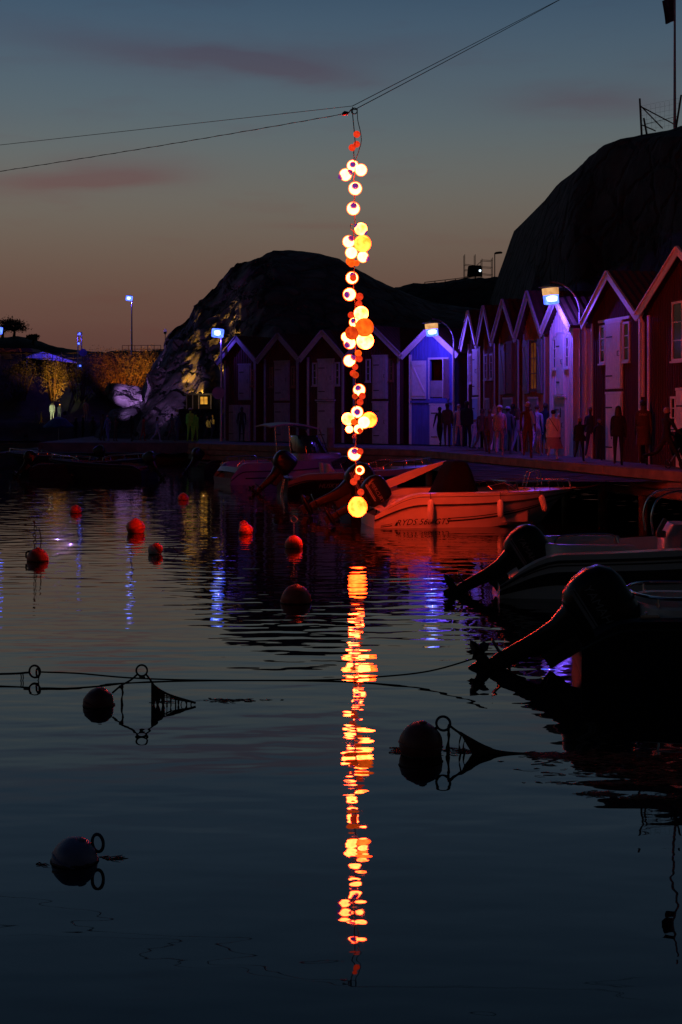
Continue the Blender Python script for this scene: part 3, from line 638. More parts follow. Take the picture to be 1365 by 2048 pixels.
# ------------------------------------------------------------------ lamps
blue_g = glow('blue_gel_glow', ((.32, .62, 4.4), (.10, .22, 2.6)), 6)
warm_g = glow('warm_lamp_glow', ((.95, .52, .20), (.55, .24, .08)), 4)
hot_g = glow('lamp_core_glow', ((1.7, 2.4, 6.0), (.8, 1.4, 5.0)), 5)
BLUE = (.15, .07, 1.0)
def hut_lamp(label, px, py, postx, Y, power):
    s = F/Y; b = at(postx, 815+1.6*s, Y); t = thing('wharf_lamp', label, 'lamp', b, 0, 'hooded lamps on curved posts along the walkway')
    top = at(postx, py+34/1.3*s/49*1.0, Y)-b; hd = at(px, py, Y)-b; arm = hd.x; zt = hd.z+.42
    pm = MB(); pts = [(0, 0, 0), (0, 0, 1.2), (0, 0, zt-1.0)]; pm.tube(pts, [.05, .045, .035], 10)
    pm.build('post', galv, t, True)
    am = MB(); R_ = abs(arm); am.tube([(arm+R_*math.sin(a)*1.0 if 0 else arm*(1-math.cos(a)) , 0, zt-1.0+1.0*math.sin(a)) for a in [math.pi/2*i/12 for i in range(13)]], .028, 8); am.build('curved_arm', galv, t, True)
    cp = MB(); cp.lathe([(.06, .34), (.40, .26), (.41, .24), (.36, .235), (.10, .30)], 22, hd); cp.build('hood', iron, t, True)
    st = MB(); st.tube([hd+Vector((0, 0, .3)), hd+Vector((0, 0, .46))], .03, 8); st.build('stem', iron, t, True)
    tilt = Matrix.Rotation(R(-5), 3, 'Y')
    gl = MB(); gl.lathe([(.255, -.01), (.268, .04), (.272, .22)], 20, hd, tilt); gu = gl.build('warm_glass', warm_g, t, True)
    g2 = MB(); g2.lathe([(.18, -.30), (.245, -.275), (.25, -.12), (.253, -.012)], 20, hd, tilt); g2.build('blue_gel', blue_g, t, True)
    g3 = MB(); g3.lathe([(.10, -.26), (.18, -.22), (.2, -.08), (.12, .0)], 14, hd+Vector((-.0, -.10, 0)), tilt); g3.build('bulb', hot_g, t, True)
    light('lamp_light', 'POINT', hd+Vector((0, -.05, -.36)), power, BLUE, t, radius=.2)
    return t
hut_lamp('hooded blue and amber lamp on a curved post before the blue boathouse', 864, 658, 908, 58.4, LAMPP*.75)
hut_lamp('largest hooded lamp, tilted, on a curved post before the white boathouse', 1102, 590, 1160, 45.5, LAMPP)
def street_lamp(label, px, py, basey, Y, sz, power, disc=None, postx=None, name='street_lamp', refl=1):
    s = F/Y; postx = postx or px; b = at(postx, basey, Y); t = thing(name, label, 'street lamp', b)
    h = at(px, py, Y)-b
    pm = MB(); pm.tube([(0, 0, -.3), (0, 0, h.z*.35), (0, 0, h.z-.1)], [.07, .055, .04], 10); pm.build('post', galv, t, True)
    a = MB(); a.tube([(0, 0, h.z-.12), (h.x*.4, 0, h.z+sz*.30), (h.x, 0, h.z+sz*.42)], .03, 8); a.build('arm', galv, t, True)
    hd = MB(); hd.lathe([(.35*sz, .40*sz), (.48*sz, .34*sz), (.46*sz, .30*sz)], 18, h); hd.build('cap', iron, t, True)
    M_ = Matrix.Rotation(R(6), 3, 'Y')
    g = MB(); g.lathe([(.40*sz, -.42*sz), (.50*sz, -.36*sz), (.52*sz, .1*sz), (.50*sz, .30*sz)], 20, h, M_); g.build('blue_gel_wrap', blue_g, t, True)
    k = MB(); k.lathe([(.16*sz, -.34*sz), (.3*sz, -.2*sz), (.3*sz, .1*sz), (.12*sz, .26*sz)], 14, h+Vector((0, -.30*sz, 0))); k.build('bulb', hot_g, t, True)
    if disc:
        d = MB(); d.lathe([(.30, -.012), (.30, .012)], 24, at(*disc, Y-.06)-b, Matrix.Rotation(R(90), 3, 'X')); d.build('round_sign', grey, t)
    light('lamp_light', 'POINT', h+Vector((0, -sz*.2, -sz*.75)), power, BLUE, t, radius=.15)
    return t
street_lamp('blue wrapped street lamp on a slim post left of the red boathouses', 436, 665, 884, 67, .56, LAMPP*.15, (437, 786), 443)
street_lamp('tall blue street lamp standing against the dusk sky on the road', 259, 596, 702, 100, .46, LAMPP*.30, None, 264)
street_lamp('blue street lamp half outside the left edge', -4, 660, 800, 75, .5, LAMPP*.3)
# blue lit light column by the marquee
b = at(160, 740, 101); t = thing('light_column', 'slim steel column with blue lights and a round plate beside the marquee', 'light column', b)
mb = MB()
for dx, dy in ((-.13, -.13), (.13, -.13), (.13, .13), (-.13, .13)): mb.tube([(dx, dy, 0), (dx, dy, 2.75)], .025, 6)
for i in range(9):
    z = .1+i*.32
    for (a_, c_) in (((-.13, -.13), (.13, -.13)), ((.13, -.13), (.13, .13)), ((.13, .13), (-.13, .13)), ((-.13, .13), (-.13, -.13))): mb.bar((*a_, z), (*c_, z+(.3 if i % 2 else -.02)), .02, .02)
mb.build('truss', galv, t)
mb = MB(); mb.ball((0, -.1, 2.6), .09, 12, 8); mb.build('top_light', blue_g, t, True)
mb = MB(); mb.ball((-.05, -.16, 1.9), .07, 10, 6); mb.ball((.05, -.16, .3), .07, 10, 6); mb.build('small_lights', blue_g, t, True)
mb = MB(); mb.lathe([(.28, -.015), (.28, .015)], 20, (.28, -.2, 1.25), Matrix.Rotation(R(90), 3, 'X')); mb.build('round_plate', bluewood, t)
light('lamp_light', 'POINT', (-.6, -.7, 2.3), 22, BLUE, t, radius=.1)
# floodlights on the ground that wash rocks and bushes with colour
def flood(label, pos, target, power, col, spot, blend=.5, group='coloured floodlights on the shore', emit=1.0):
    pos = Vector(pos); t = thing('floodlight', label, 'floodlight', pos, 0, group); d = (Vector(target)-pos).normalized(); M_ = d.to_track_quat('Z', 'Y').to_matrix()
    mb = MB(); mb.lathe([(.07, -.16), (.10, -.12), (.13, .05), (.14, .07), (.125, .075), (.115, .03)], 12, M=M_); mb.build('housing', blackm, t, True)
    key = 'flood_lens_%d_%d_%d' % tuple(int(c*99) for c in col)
    mb = MB(); mb.lathe([(.105, .03), (.105, .035)], 12, M=M_); mb.build('lens', glow(key, (tuple(c*2*emit for c in col), tuple(c*1.4*emit for c in col))), t)
    mb = MB(); mb.box((-.15, -.03, -.3), (-.12, .03, .02)); mb.box((.12, -.03, -.3), (.15, .03, .02)); mb.box((-.2, -.12, -.33), (.2, .12, -.30)); mb.build('bracket', blackm, t)
    l = light('flood_beam', 'SPOT', d*.13, power, col, t, None, spot, blend, .06); l.rotation_euler = d.to_track_quat('-Z', 'Y').to_euler()
    return t
VIO = (.55, .30, 1.0); AMB = (1.0, .52, .06); ORA = (1.0, .30, .03)
# ------------------------------------------------------------------ buoys, mooring gear, weed
orange = mat('orange_buoy_plastic', (.62, .085, .02), .38, .2, 9, .002, 30)
redb = mat('faded_red_buoy_plastic', (.50, .05, .02), .45, .25, 9, .002, 30)
blueb = mat('blue_grey_buoy_plastic', (.17, .18, .30), .45, .25, 6, .003, 24)
paleb = mat('pale_buoy_plastic', (.55, .50, .48), .45, .2, 6)
def buoy(label, px, wl, wpx, topy, m, extra=None, lump=.06, squash=1.0, tilt=0, seed=1):
    p = flo(px, wl); s = F/p.y; r = wpx/s/2; zt = (wl-topy)/s; t = thing('buoy', label, 'buoy', p, 0, 'mooring buoys afloat')
    M_ = Matrix.Rotation(tilt, 3, 'Y'); zc = zt-r*squash
    mb = MB(); mb.ball((0, 0, zc), r, 24, 16, (1, 1, squash), lump, M_, seed=seed); mb.build('float_body', m, t, True)
    sm = MB(); a = M_ @ Vector((0, 0, 1)); ax = M_ @ Vector((1, 0, 0))
    sm.tube([Vector((0, 0, zc))+M_ @ Vector((math.cos(q_)*r*1.006, math.sin(q_)*r*1.006, 0)) for q_ in [i/28*2*math.pi for i in range(28)]], .006, 5, closed=True); sm.build('mould_seam', m, t, True)
    cp = MB(); cp.lathe([(r*.2, r*squash*.97), (r*.18, r*squash*1.03), (r*.1, r*squash*1.06)], 12, (0, 0, zc), M_); cp.build('top_boss', m, t, True)
    rw = math.sqrt(max(.001, r*r-zc*zc)); gw = MB(); gw.tube([(math.cos(a_)*rw*(1+.01*noise.noise(Vector((a_*2, seed, 0)))), math.sin(a_)*rw, .006+.010*noise.noise(Vector((math.cos(a_)*3, math.sin(a_)*3, seed)))) for a_ in [i/36*2*math.pi for i in range(36)]], [.006+.007*abs(noise.noise(Vector((i*.7, seed, 2)))) for i in range(36)], 6, closed=True); gw.build('weed_growth', weed, t, True)
    if extra: extra(t, p, s, r, zc)
    return t
def rod_ring(t, p, s, r, zc):
    mb = MB(); mb.tube([(0, 0, zc+r*.9), (.0, 0, .50)], .012, 6); mb.ring((0, 0, .565), .062, .012); mb.build('rod_with_ring', galv, t, True)
def chain(t, p, s, r, zc):
    mb = MB()
    for i in range(9):
        z = .16+i*.062; x = -.05+.01*math.sin(i*2.1); ax = (0, 1, 0) if i % 2 else (1, .2, 0); mb.ring((x, 0, z), .026, .008, ax, 10, 1.5)
    mb.tube([(-.05, 0, .68), (-.08, 0, .74)], .02, 6); mb.build('chain', iron, t, True)
    mb = MB(); mb.tube(curve_pts([(.02, 0, .62), (.06, 0, .4), (.04, 0, .2)], 5), .01, 5); mb.tube(curve_pts([(-.05, 0, .2), (-.2, 0, .16), (-.21, 0, .05)], 5), .016, 6); mb.build('rope_tail', rope, t, True)
buoy('orange mooring buoy left of centre, above the blue lamp reflection', 272, 1066, 37, 1037, orange, seed=2)
buoy('red buoy with an upright chain near the left edge', 76, 1122, 43, 1096, redb, chain, seed=3)
buoy('small pale and red buoy lying on its side', 310, 1108, 28, 1088, paleb, lambda t, p, s, r, zc: (MB().tube(curve_pts([(r*.6, 0, zc+r*.4), (r*1.6, 0, .11), (r*2.6, 0, .13), (r*3.4, 0, .02)], 4), .006, 5).build('line', rope, t, True),
     MB().ball((r*.25, 0, zc+r*.15), r*.93, 16, 10).build('red_half', orange, t, True)), .05, .9, .5, 4)
buoy('bright red orange buoy with a smaller one behind it', 492, 1068, 29, 1047, orange, lambda t, p, s, r, zc: MB().tube([(0, .05, zc+r), (.01, .05, .36)], .007, 5).build('rod', iron, t, True), seed=5)
buoy('smallest red buoy, just behind the bright one', 488, 1056, 19, 1041, redb, seed=6)
buoy('orange buoy with an upright rod and ring', 588, 1096, 36, 1071, orange, rod_ring, seed=7)
buoy('big dark red buoy below the ringed one', 592, 1205, 62, 1170, redb, seed=8, squash=1.02)
buoy('dim red buoy in the dark water at upper left', 152, 1026, 23, 1010, redb, seed=9)
buoy('dim red buoy in the dark water below the wharf', 367, 1000, 22, 986, redb, seed=10)
def front_ring(cx, cy, rx, rz, ax=(0, 1, 0)):
    def f(t, p, s, r, zc):
        c = at(cx, cy, p.y)-p; mb = MB(); mb.ring(c, rx/s, .0105, ax, 22, rz/rx); mb.build('rope_eye', bluerope, t, True)
        mb = MB(); mb.tube([(r*.55*(1 if c.x > 0 else -1), 0, zc+r*.65), c-Vector((rx/s*.7*(1 if c.x > 0 else -1), 0, rz/s*.5))], .013, 6); mb.build('eye_shank', iron, t, True)
    return f
buoy('large dark buoy with a rope eye right of the light reflection', 842, 1507, 88, 1444, mat('dark_red_buoy_plastic', (.16, .035, .03), .5, .25, 9, .002, 30), front_ring(887, 1447, 14, 14, (.2, 1, 0)), .04, 1, .1, 11)
buoy('nearest buoy, blue grey and tilted, with a loop on its side', 150, 1722, 92, 1675, blueb, front_ring(196, 1686, 12.5, 18, (.35, 1, .1)), .06, .98, .35, 12)
buoy('lumpy dark buoy tethered to a ring and weedy net', 198, 1411, 62, 1376, mat('dark_red_buoy_plastic', (.16, .035, .03)), None, .10, 1, .3, 13)
def strands(mb, a, b, n, z1=-.03, fat=.01):
    for i in range(n):
        t = (i+.5)/n+random.uniform(-.05, .05); p = a.lerp(b, max(0, min(1, t))); q = Vector((p.x+random.uniform(-.02, .02), p.y, z1))
        m_ = (p+q)/2+Vector((random.uniform(-.02, .02), 0, 0)); mb.tube(curve_pts([p, m_, q], 3), [fat*random.uniform(.5, 1.6) for _ in range(7)], 5)
def web(mb, top, bottom, th=.012):           # weed hanging like a torn curtain between two lines
    k = len(top); vs = []; fs = []
    for y in (-th, th):
        for a, b in zip(top, bottom): vs += [a+Vector((0, y, 0)), b+Vector((0, y, 0))]
    n = 2*k
    for i in range(k-1): fs += [(2*i, 2*i+1, 2*i+3, 2*i+2), (n+2*i, n+2*i+2, n+2*i+3, n+2*i+1), (2*i, 2*i+2, n+2*i+2, n+2*i), (2*i+1, n+2*i+1, n+2*i+3, 2*i+3)]
    fs += [(0, n, n+1, 1), (2*k-2, 2*k-1, n+2*k-1, n+2*k-2)]; mb.add(vs, fs)
YA = 13.18
t = thing('mooring_ring', 'iron ring held up by ropes with weedy net beside the lumpy buoy', 'mooring ring', at(284, 1411, YA)); b0 = Vector(t.location)
P = lambda x, y, Y=YA: at(x, y, Y)-b0
mb = MB(); mb.ring(P(284, 1341), .052, .009); mb.build('ring', iron, t, True)
mb = MB(); mb.tube(curve_pts([P(276, 1348), P(262, 1360), P(243, 1371), P(225, 1386)], 5), .010, 6); mb.tube(curve_pts([P(292, 1348), P(300, 1358), P(312, 1374), P(340, 1390), P(392, 1406)], 6), [.010]*12+[.012]*13, 6)
mb.tube(curve_pts([P(280, 1352), P(283, 1356), P(290, 1353)], 4), .012, 6); mb.build('rope', rope, t, True)
mb = MB(); top = curve_pts([P(303, 1363), P(312, 1374), P(330, 1386)], 5); web(mb, top, [Vector((v.x, v.y, -.03+.06*(i % 3)*(i/len(top))**.5)) for i, v in enumerate(top)]); strands(mb, P(330, 1386), P(385, 1404), 7, -.03, .007)
for zf in (.35, .6): mb.tube([P(325, 1384+14*zf), P(350, 1394+8*zf), P(380, 1404)], .005, 5)
mb.build('weedy_net', weed, t, True)
mb = MB(); mb.tube(curve_pts([P(243, 1371), P(246, 1385), P(244, 1398), P(245, 1414)], 4), [.016, .02, .012, .009, .012, .009, .007, .008, .010, .012, .012, .014, .014], 6); mb.tube(curve_pts([P(239, 1374), P(247, 1372)], 4), .016, 6); mb.build('hanging_weed', weed, t, True)
YB = 11.33
t = thing('weedy_rope', 'weed hung rope slanting into the water right of the large dark buoy', 'rope', at(960, 1507, YB)); b0 = Vector(t.location)
P = lambda x, y, Y=YB: at(x, y, Y)-b0
mb = MB(); mb.tube(curve_pts([P(897, 1449), P(914, 1462), P(940, 1478), P(975, 1496), P(1012, 1505), P(1080, 1509)], 6), [.011]*8+[.017]*12+[.012]*11, 6); mb.build('rope_line', rope, t, True)
mb = MB(); top = curve_pts([P(925, 1469), P(948, 1484), P(975, 1497), P(1010, 1506)], 5); web(mb, top, [Vector((v.x, v.y, v.z-.10*math.sin(math.pi*i/len(top))-.02)) for i, v in enumerate(top)]); strands(mb, P(918, 1464), P(962, 1490), 4, -.02, .006)
mb.tube(curve_pts([P(897, 1452), P(898, 1475), P(896, 1496), P(897, 1512)], 4), [.008, .012, .010, .014, .010, .008, .010, .014, .018, .02, .014, .016, .016], 6); mb.build('weed_fringe', weed, t, True)
# rope across the basin, held by a ring on the left, made fast to the near motor
YC = 14.36
t = thing('mooring_line', 'long dark mooring line stretched low across the basin', 'rope', at(70, 1361, YC)); b0 = Vector(t.location)
P = lambda x, y, Y=YC: at(x, y, Y)-b0
mb = MB(); mb.tube(curve_pts([P(-260, 1350), P(0, 1348), P(58, 1345)], 6), .012, 6); mb.tube(curve_pts([P(83, 1344), P(160, 1347), P(250, 1355), P(360, 1359.6), P(500, 1361), P(640, 1360), P(740, 1355), P(860, 1342), P(975, 1309)], 8), .009, 6); mb.build('line', rope, t, True)
mb = MB(); mb.ring(P(70, 1343), .062, .011, (.3, 1, 0)); mb.ring(P(76, 1346), .045, .010, (1, .6, 0)); mb.build('ring', iron, t, True)
mb = MB()
for x in (42, 46): mb.tube(curve_pts([P(x, 1347), P(x+1, 1356), P(x-1, 1364)], 3), .006, 5)
mb.tube(curve_pts([P(75, 1350), P(78, 1356), P(75, 1364)], 3), .006, 5); mb.build('strands', weed, t, True)
# loose weed drifting on the surface
def drift(label, spots, seed, n):
    rnd = random.Random(seed); mb = MB()
    for (cx, cy, wx, wy, k) in spots:
        for _ in range(int(n*k)):
            p = flo(cx+rnd.gauss(0, wx), max(1000, cy+rnd.gauss(0, wy))); a = rnd.uniform(-.5, .5); l = rnd.uniform(.03, .13); w_ = rnd.uniform(.001, .0035); z = rnd.uniform(.0, .003)
            d = Vector((math.cos(a), math.sin(a)*1.5, 0))*l; mb.tube([p+Vector((0, 0, z)), p+d*.5+Vector((0, rnd.uniform(-.02, .02), z+rnd.uniform(0, .004))), p+d+Vector((0, 0, z*.3))], [w_, w_*1.4, w_*.5], 4)
    o = mb.build('floating_weed', weed, fix=False); tag(o, label, 'seaweed', kind='stuff')
drift('scattered brown weed afloat at the right edge', [(1090, 1510, 26, 3, 1), (1180, 1516, 60, 8, 1.3), (1300, 1532, 70, 12, 2.0), (1210, 1545, 60, 5, .7), (1340, 1560, 30, 4, .6), (1250, 1567, 90, 2.5, 1.2), (1195, 1588, 18, 1.6, .6), (1320, 1595, 60, 2.5, 1.1)], 3, 120)
drift('thin reddish weed afloat beside the ring and net', [(455, 1401, 30, 1.5, .5), (320, 1404, 10, 1, .2)], 5, 90)
drift('bits of weed afloat around the large dark buoy', [(785, 1501, 6, 3, .3), (925, 1503, 22, 4, .5)], 6, 80)
drift('bits of weed afloat beside the nearest buoy', [(212, 1717, 7, 1.2, .25), (85, 1729, 9, 2, .15)], 7, 50)
# ------------------------------------------------------------------ boats; local x from stern to bow, y to port, z from the waterline
class Hull:
    def __init__(s, L, B, hs, hb, td=.16, zlow=.30, fore=.72): s.L, s.B, s.hs, s.hb, s.td, s.zlow, s.fore = L, B, hs, hb, td, zlow, fore
    def half(s, t): return s.B/2*(.90+.10*math.sin(math.pi/2*min(1, t/.45)))*(1-max(0, (t-.42)/.58)**2.5)
    def zg(s, t):
        z = s.hs+(s.hb-s.hs)*t**1.6
        return s.zlow+(z-s.zlow)*(sst(0, s.td, t)**.55 if s.td else 1)
    def zc(s, t): return -.04+s.hb*.72*max(0, (t-.38)/.62)**2.1
    def side(s, t, v, off=0.0, sg=-1):        # v 0 at the chine, 1 at the gunwale
        b = s.half(t); bc = b*(.86-.42*max(0, (t-.4)/.6)**1.6); y = bc+(b-bc)*(v+.35*v*(1-v)); z = lerp(s.zc(t), s.zg(t), v)
        x = s.L*t-s.L*.085*t**5*(1-v); return Vector((x, sg*(y+off), z))
    def keel(s, t):
        k = -.32+(s.zc(t)+.32)*max(0, (t-.5)/.5)**2.2; return Vector((s.L*t-s.L*.10*t**5, 0, min(k, s.zc(t)-.001)))
    def mesh(s):
        T = [i/40 for i in range(40)]+[.985, .9995]; mb = MB(); vs = []; V = (1, .82, .62, .42, .2, 0)
        for t in T: vs += [s.side(t, v, 0, -1) for v in V]+[s.keel(t)]+[s.side(t, v, 0, 1) for v in V[::-1]]
        n = 13; fs = [(i*n+j, i*n+j+1, (i+1)*n+j+1, (i+1)*n+j) for i in range(len(T)-1) for j in range(n-1)]
        fs.append(tuple(range(n))); mb.add(vs, fs); return mb
    def deck(s, wide=.16, floor=.10, drop=True):
        T = [i/40 for i in range(1, 40)]+[.985, .999]; mb = MB(); vs = []
        for t in T:
            b = s.half(t); z = s.zg(t); bi = max(.01, b-wide); x = s.side(t, 1).x
            open_ = drop and .07 < t < s.fore
            zi = z+.015; fl = floor if open_ else z+.05*(1-abs(.5-t))
            bf = bi-.03 if open_ else bi*.5
            vs += [Vector((x, -b, z-.004)), Vector((x, -bi, zi)), Vector((x, -bf, fl)), Vector((x, bf, fl)), Vector((x, bi, zi)), Vector((x, b, z-.004))]
        fs = [(i*6+j, i*6+j+1, (i+1)*6+j+1, (i+1)*6+j) for i in range(len(T)-1) for j in range(5)]
        mb.add(vs, fs); return mb
    def rub(s, v, r, t0=.0, t1=.999, sgs=(-1, 1)):
        mb = MB()
        for sg in sgs: mb.tube([s.side(lerp(t0, t1, i/40), v if not callable(v) else v(lerp(t0, t1, i/40)), r*.3, sg) for i in range(41)], r, 6)
        return mb
    def stripe(s, t0, t1, va, vb, off=.006, sgs=(-1, 1)):
        mb = MB(); n = 40
        for sg in sgs:
            vs = []
            for i in range(n+1):
                t = lerp(t0, t1, i/n); a = va(t) if callable(va) else va; b = vb(t) if callable(vb) else vb
                vs += [s.side(t, a, off, sg), s.side(t, lerp(a, b, .5), off+.002, sg), s.side(t, b, off, sg)]
            fs = []
            for i in range(n): fs += [(3*i, 3*i+1, 3*i+4, 3*i+3), (3*i+1, 3*i+2, 3*i+5, 3*i+4)]
            mb.add(vs, fs)
        return mb
    def letters(s, txt, x0, v0, size, shear=.25, off=.012, sg=-1):
        vs, fs = text_mesh(txt, size, shear); out = []
        for v in vs:
            t = (x0+v.x)/s.L; h = s.zg(t)-s.zc(t); p = s.side(t, v0+v.y/h, off, sg); out.append(p)
        mb = MB(); mb.add(out, fs); return mb
def rrect(w, l, n=4, k=.32):                  # rounded rectangle outline
    pts = []; r = min(w, l)*k
    for cx, cy, a0 in ((l/2-r, w/2-r, 0), (-l/2+r, w/2-r, 90), (-l/2+r, -w/2+r, 180), (l/2-r, -w/2+r, 270)):
        for i in range(n+1): a = R(a0+90*i/n); pts.append((cx+r*math.cos(a), cy+r*math.sin(a)))
    return pts
def loft(mb, secs):                           # secs: (z, width, length, x offset)
    vs = []; fs = []; n = None
    for z, w, l, dx in secs:
        ring = rrect(w, l); n = len(ring); vs += [(x+dx, y, z) for x, y in ring]
    for i in range(len(secs)-1):
        for j in range(n): fs.append((i*n+j, i*n+(j+1) % n, (i+1)*n+(j+1) % n, (i+1)*n+j))
    fs += [tuple(range(n-1, -1, -1)), tuple((len(secs)-1)*n+j for j in range(n))]; return mb.add(vs, fs)
def outboard(boat, pos, tilt, k=1.0, txt=None, label=None, hood=blackp, yaw=0):
    S = lambda secs: [(z*k, w*k, l*k, x*k) for z, w, l, x in secs]
    br = MB(); br.box((-.12*k, -.13*k, -.30*k), (.02*k, -.09*k, .06*k)); br.box((-.12*k, .09*k, -.30*k), (.02*k, .13*k, .06*k)); br.tube([(-.06*k, -.15*k, .02*k), (-.06*k, .15*k, .02*k)], .03*k, 10)
    br.tube([(-.05*k, 0, -.28*k), (-.24*k, 0, -.34*k)], .03*k, 8)
    o = br.build('outboard_motor', iron, boat, loc=pos); o.rotation_euler = (0, tilt, yaw)
    if label: o['label'] = label
    c = MB(); loft(c, S([(.10, .27, .42, -.20), (.16, .36, .56, -.22), (.30, .39, .64, -.24), (.44, .38, .66, -.25), (.56, .34, .62, -.24), (.65, .26, .50, -.22), (.69, .15, .32, -.20)])); cw = c.build('cowling', hood, o, True)
    m = MB(); loft(m, S([(-.62, .06, .16, -.25), (-.45, .075, .17, -.24), (-.27, .10, .20, -.22), (-.08, .16, .27, -.20), (.10, .25, .40, -.20)])); m.build('midsection', blackp, o, True)
    p = MB(); loft(p, S([(-.635, .16, .36, -.28), (-.62, .18, .38, -.28)])); p.build('cavitation_plate', blackp, o)
    g = MB(); g.lathe([(.002, -.30*k), (.035*k, -.26*k), (.055*k, -.15*k), (.06*k, 0), (.055*k, .12*k), (.03*k, .16*k)], 12, (-.26*k, 0, -.80*k), Matrix.Rotation(R(90), 3, 'Y')); g.box((-.36*k, -.012*k, -.95*k), (-.18*k, .012*k, -.78*k)); loft(g, S([(-.80, .035, .14, -.25), (-.61, .055, .17, -.25)])); g.build('gearcase', blackp, o, True)
    pr = MB()
    for i in range(3):
        a = 2*math.pi*i/3; M_ = Matrix.Rotation(a, 3, 'X'); vs = [M_ @ Vector(v)+Vector((-.44*k, 0, -.80*k)) for v in ((.03*k, -.02*k, .04*k), (-.04*k, .03*k, .04*k), (-.04*k, .055*k, .095*k), (0, .015*k, .125*k), (.03*k, -.04*k, .09*k))]
        pr.add(vs+[v+Vector((.008*k, 0, 0)) for v in vs], [(0, 1, 2, 3, 4), (9, 8, 7, 6, 5)]+[(j, (j+1) % 5, (j+1) % 5+5, j+5) for j in range(5)])
    pr.build('propeller', iron, o)
    sm = MB(); sm.tube([(x*k-.20*k, y*k, .115*k) for x, y in rrect(.30, .455)], .009*k, 5, closed=True); sm.build('cowling_seam', rubber, o, True)
    hs = MB(); hs.tube(curve_pts([(-.02*k, .06*k, .12*k), (.12*k, .10*k, .20*k), (.26*k, .10*k, .10*k), (.34*k, .08*k, -.06*k)], 5), .018*k, 6); hs.build('control_hose', rubber, o, True)
    if txt:
        vs, fs = text_mesh(txt, .115*k, .2); l = MB(); l.add([(-.47*k+v.x, -.1945*k-.006, .34*k+v.y) for v in vs], fs); l.build('cowling_lettering', mat('silver_decal', (.22, .22, .23), .5), cw)
        l = MB(); l.box((-.50*k, -.199*k, .22*k), (-.06*k, -.192*k, .25*k)); l.box((-.50*k, -.199*k, .26*k), (-.10*k, -.192*k, .275*k)); l.build('cowling_stripe', mat('silver_decal', (.22, .22, .23)), cw)
    return o
def fender(boat, h, t, l, r, sg=-1, v=.85, m=gel, lean=0):
    p = h.side(t, v, r+.01, sg); mb = MB(); mb.lathe([(.004, -l), (r*.6, -l*.96), (r, -l*.82), (r, -l*.16), (r*.6, -l*.04), (.012, 0)], 14); o = mb.build('fender', m, boat, True, p); o.rotation_euler = (0, lean, 0)
    rp = MB(); q_ = h.side(t, 1.02, 0, sg)-p; rp.tube([(0, 0, -.01), (0, -sg*.02, q_.z*.5), q_], .008, 5); r_ = rp.build('fender_line', rope, o); return o
def rail(boat, h, t0, t1, ht, posts, sgs=(-1, 1), inset=.10, name='rail'):
    for sg in sgs:
        mb = MB(); P_ = lambda t, z: Vector((h.side(t, 1).x, sg*max(.0, h.half(t)-inset), h.zg(t)+z))
        n = 24; mb.tube([P_(t0, .0)]+[P_(lerp(t0, t1, i/n), ht*min(1, .55+i*.1)) for i in range(n+1)]+[P_(min(.99, t1+.01), .02)], .014, 8)
        for i in range(posts): t = lerp(t0, t1, (i+.6)/posts); mb.tube([P_(t, 0), P_(t-.012, ht)], .011, 6)
        mb.build(name, steel, boat, True)
def windscreen(boat, x, w, z, ht, rake, wrap=.8, m=screen_m):
    fr = MB(); lo = [Vector((x-wrap, -w/2, z)), Vector((x-.1, -w/2*.9, z)), Vector((x+.12, 0, z)), Vector((x-.1, w/2*.9, z)), Vector((x-wrap, w/2, z))]
    hi = [p+Vector((-rake*(1.0 if 0 < i < 4 else .3), -p.y*.12, ht*(1 if 0 < i < 4 else .55))) for i, p in enumerate(lo)]
    g = MB(); g.add([*lo, *hi, *[p+Vector((-.012, 0, 0)) for p in lo], *[p+Vector((-.012, 0, 0)) for p in hi]], [(i, i+1, i+6, i+5) for i in range(4)]+[(i+10, i+15, i+16, i+11) for i in range(4)])
    gl = g.build('windscreen', m, boat); fr.tube(hi, .014, 6); 
    for a, b in zip(lo, hi): fr.tube([a, b], .012, 6)
    fr.build('windscreen_frame', steel, gl, True)
def boat_base(name, label, cat_loc, yaw, h, hull_m, deck_m=gel, rubm=rubber, rv=.80):
    b = thing(name, label, 'motorboat', cat_loc, yaw); h.mesh().build('hull', hull_m, b, True)
    h.deck().build('deck', deck_m, b, True); h.rub(rv, .022).build('rubbing_strake', rubm, b, True); return b
# --- white sports boat lit orange by the light string
h = Hull(5.15, 2.15, .80, .84, .22, .30, .74); s0 = flo(737, 1058)
b = boat_base('sports_boat', 'white sports boat with black side lettering lit orange by the hanging lights', (s0.x, s0.y+1.0, 0), R(9), h, gel, gel, rubber, lambda t: .66+.06*t)
h.stripe(.03, .97, lambda t: .13+.30*t**1.2, lambda t: .17+.31*t**1.2).build('lower_stripe', blackm, b); h.stripe(.03, .95, lambda t: .215+.30*t**1.2, lambda t: .235+.31*t**1.2).build('upper_stripe', blackm, b)
pl = MB(); h.stripe(.082, .335, lambda t: .10+.26*t, lambda t: .33+.26*t, .008, (-1,)).build('lettering_field', gel, b)
lt = h.letters('RYDS 568 GTS', .50, .145, .20, .35, .016); lt.build('side_lettering', blackm, b)
tri = MB(); A_ = [h.side(.092, .15, .016), h.side(.107, .15, .016), h.side(.103, .30, .016)]; tri.add(A_, [(0, 1, 2)]); tri.build('triangle_mark', blackm, b)
h.stripe(.06, .99, .90, .915, .005).build('gunwale_line', blackm, b)
outboard(b, (-.02, 0, .40), R(58), 1.05, 'MERCURY')
mb = MB(); loft(mb, [(.0, .30, 1.25, 0), (.42, .30, 1.15, 0), (.55, .22, .95, 0)]); o = mb.build('stern_bench', vinyl, b, True, (.95, -.55, .12)); o = mb.build('stern_bench', vinyl, b, True, (.95, .55, .12))
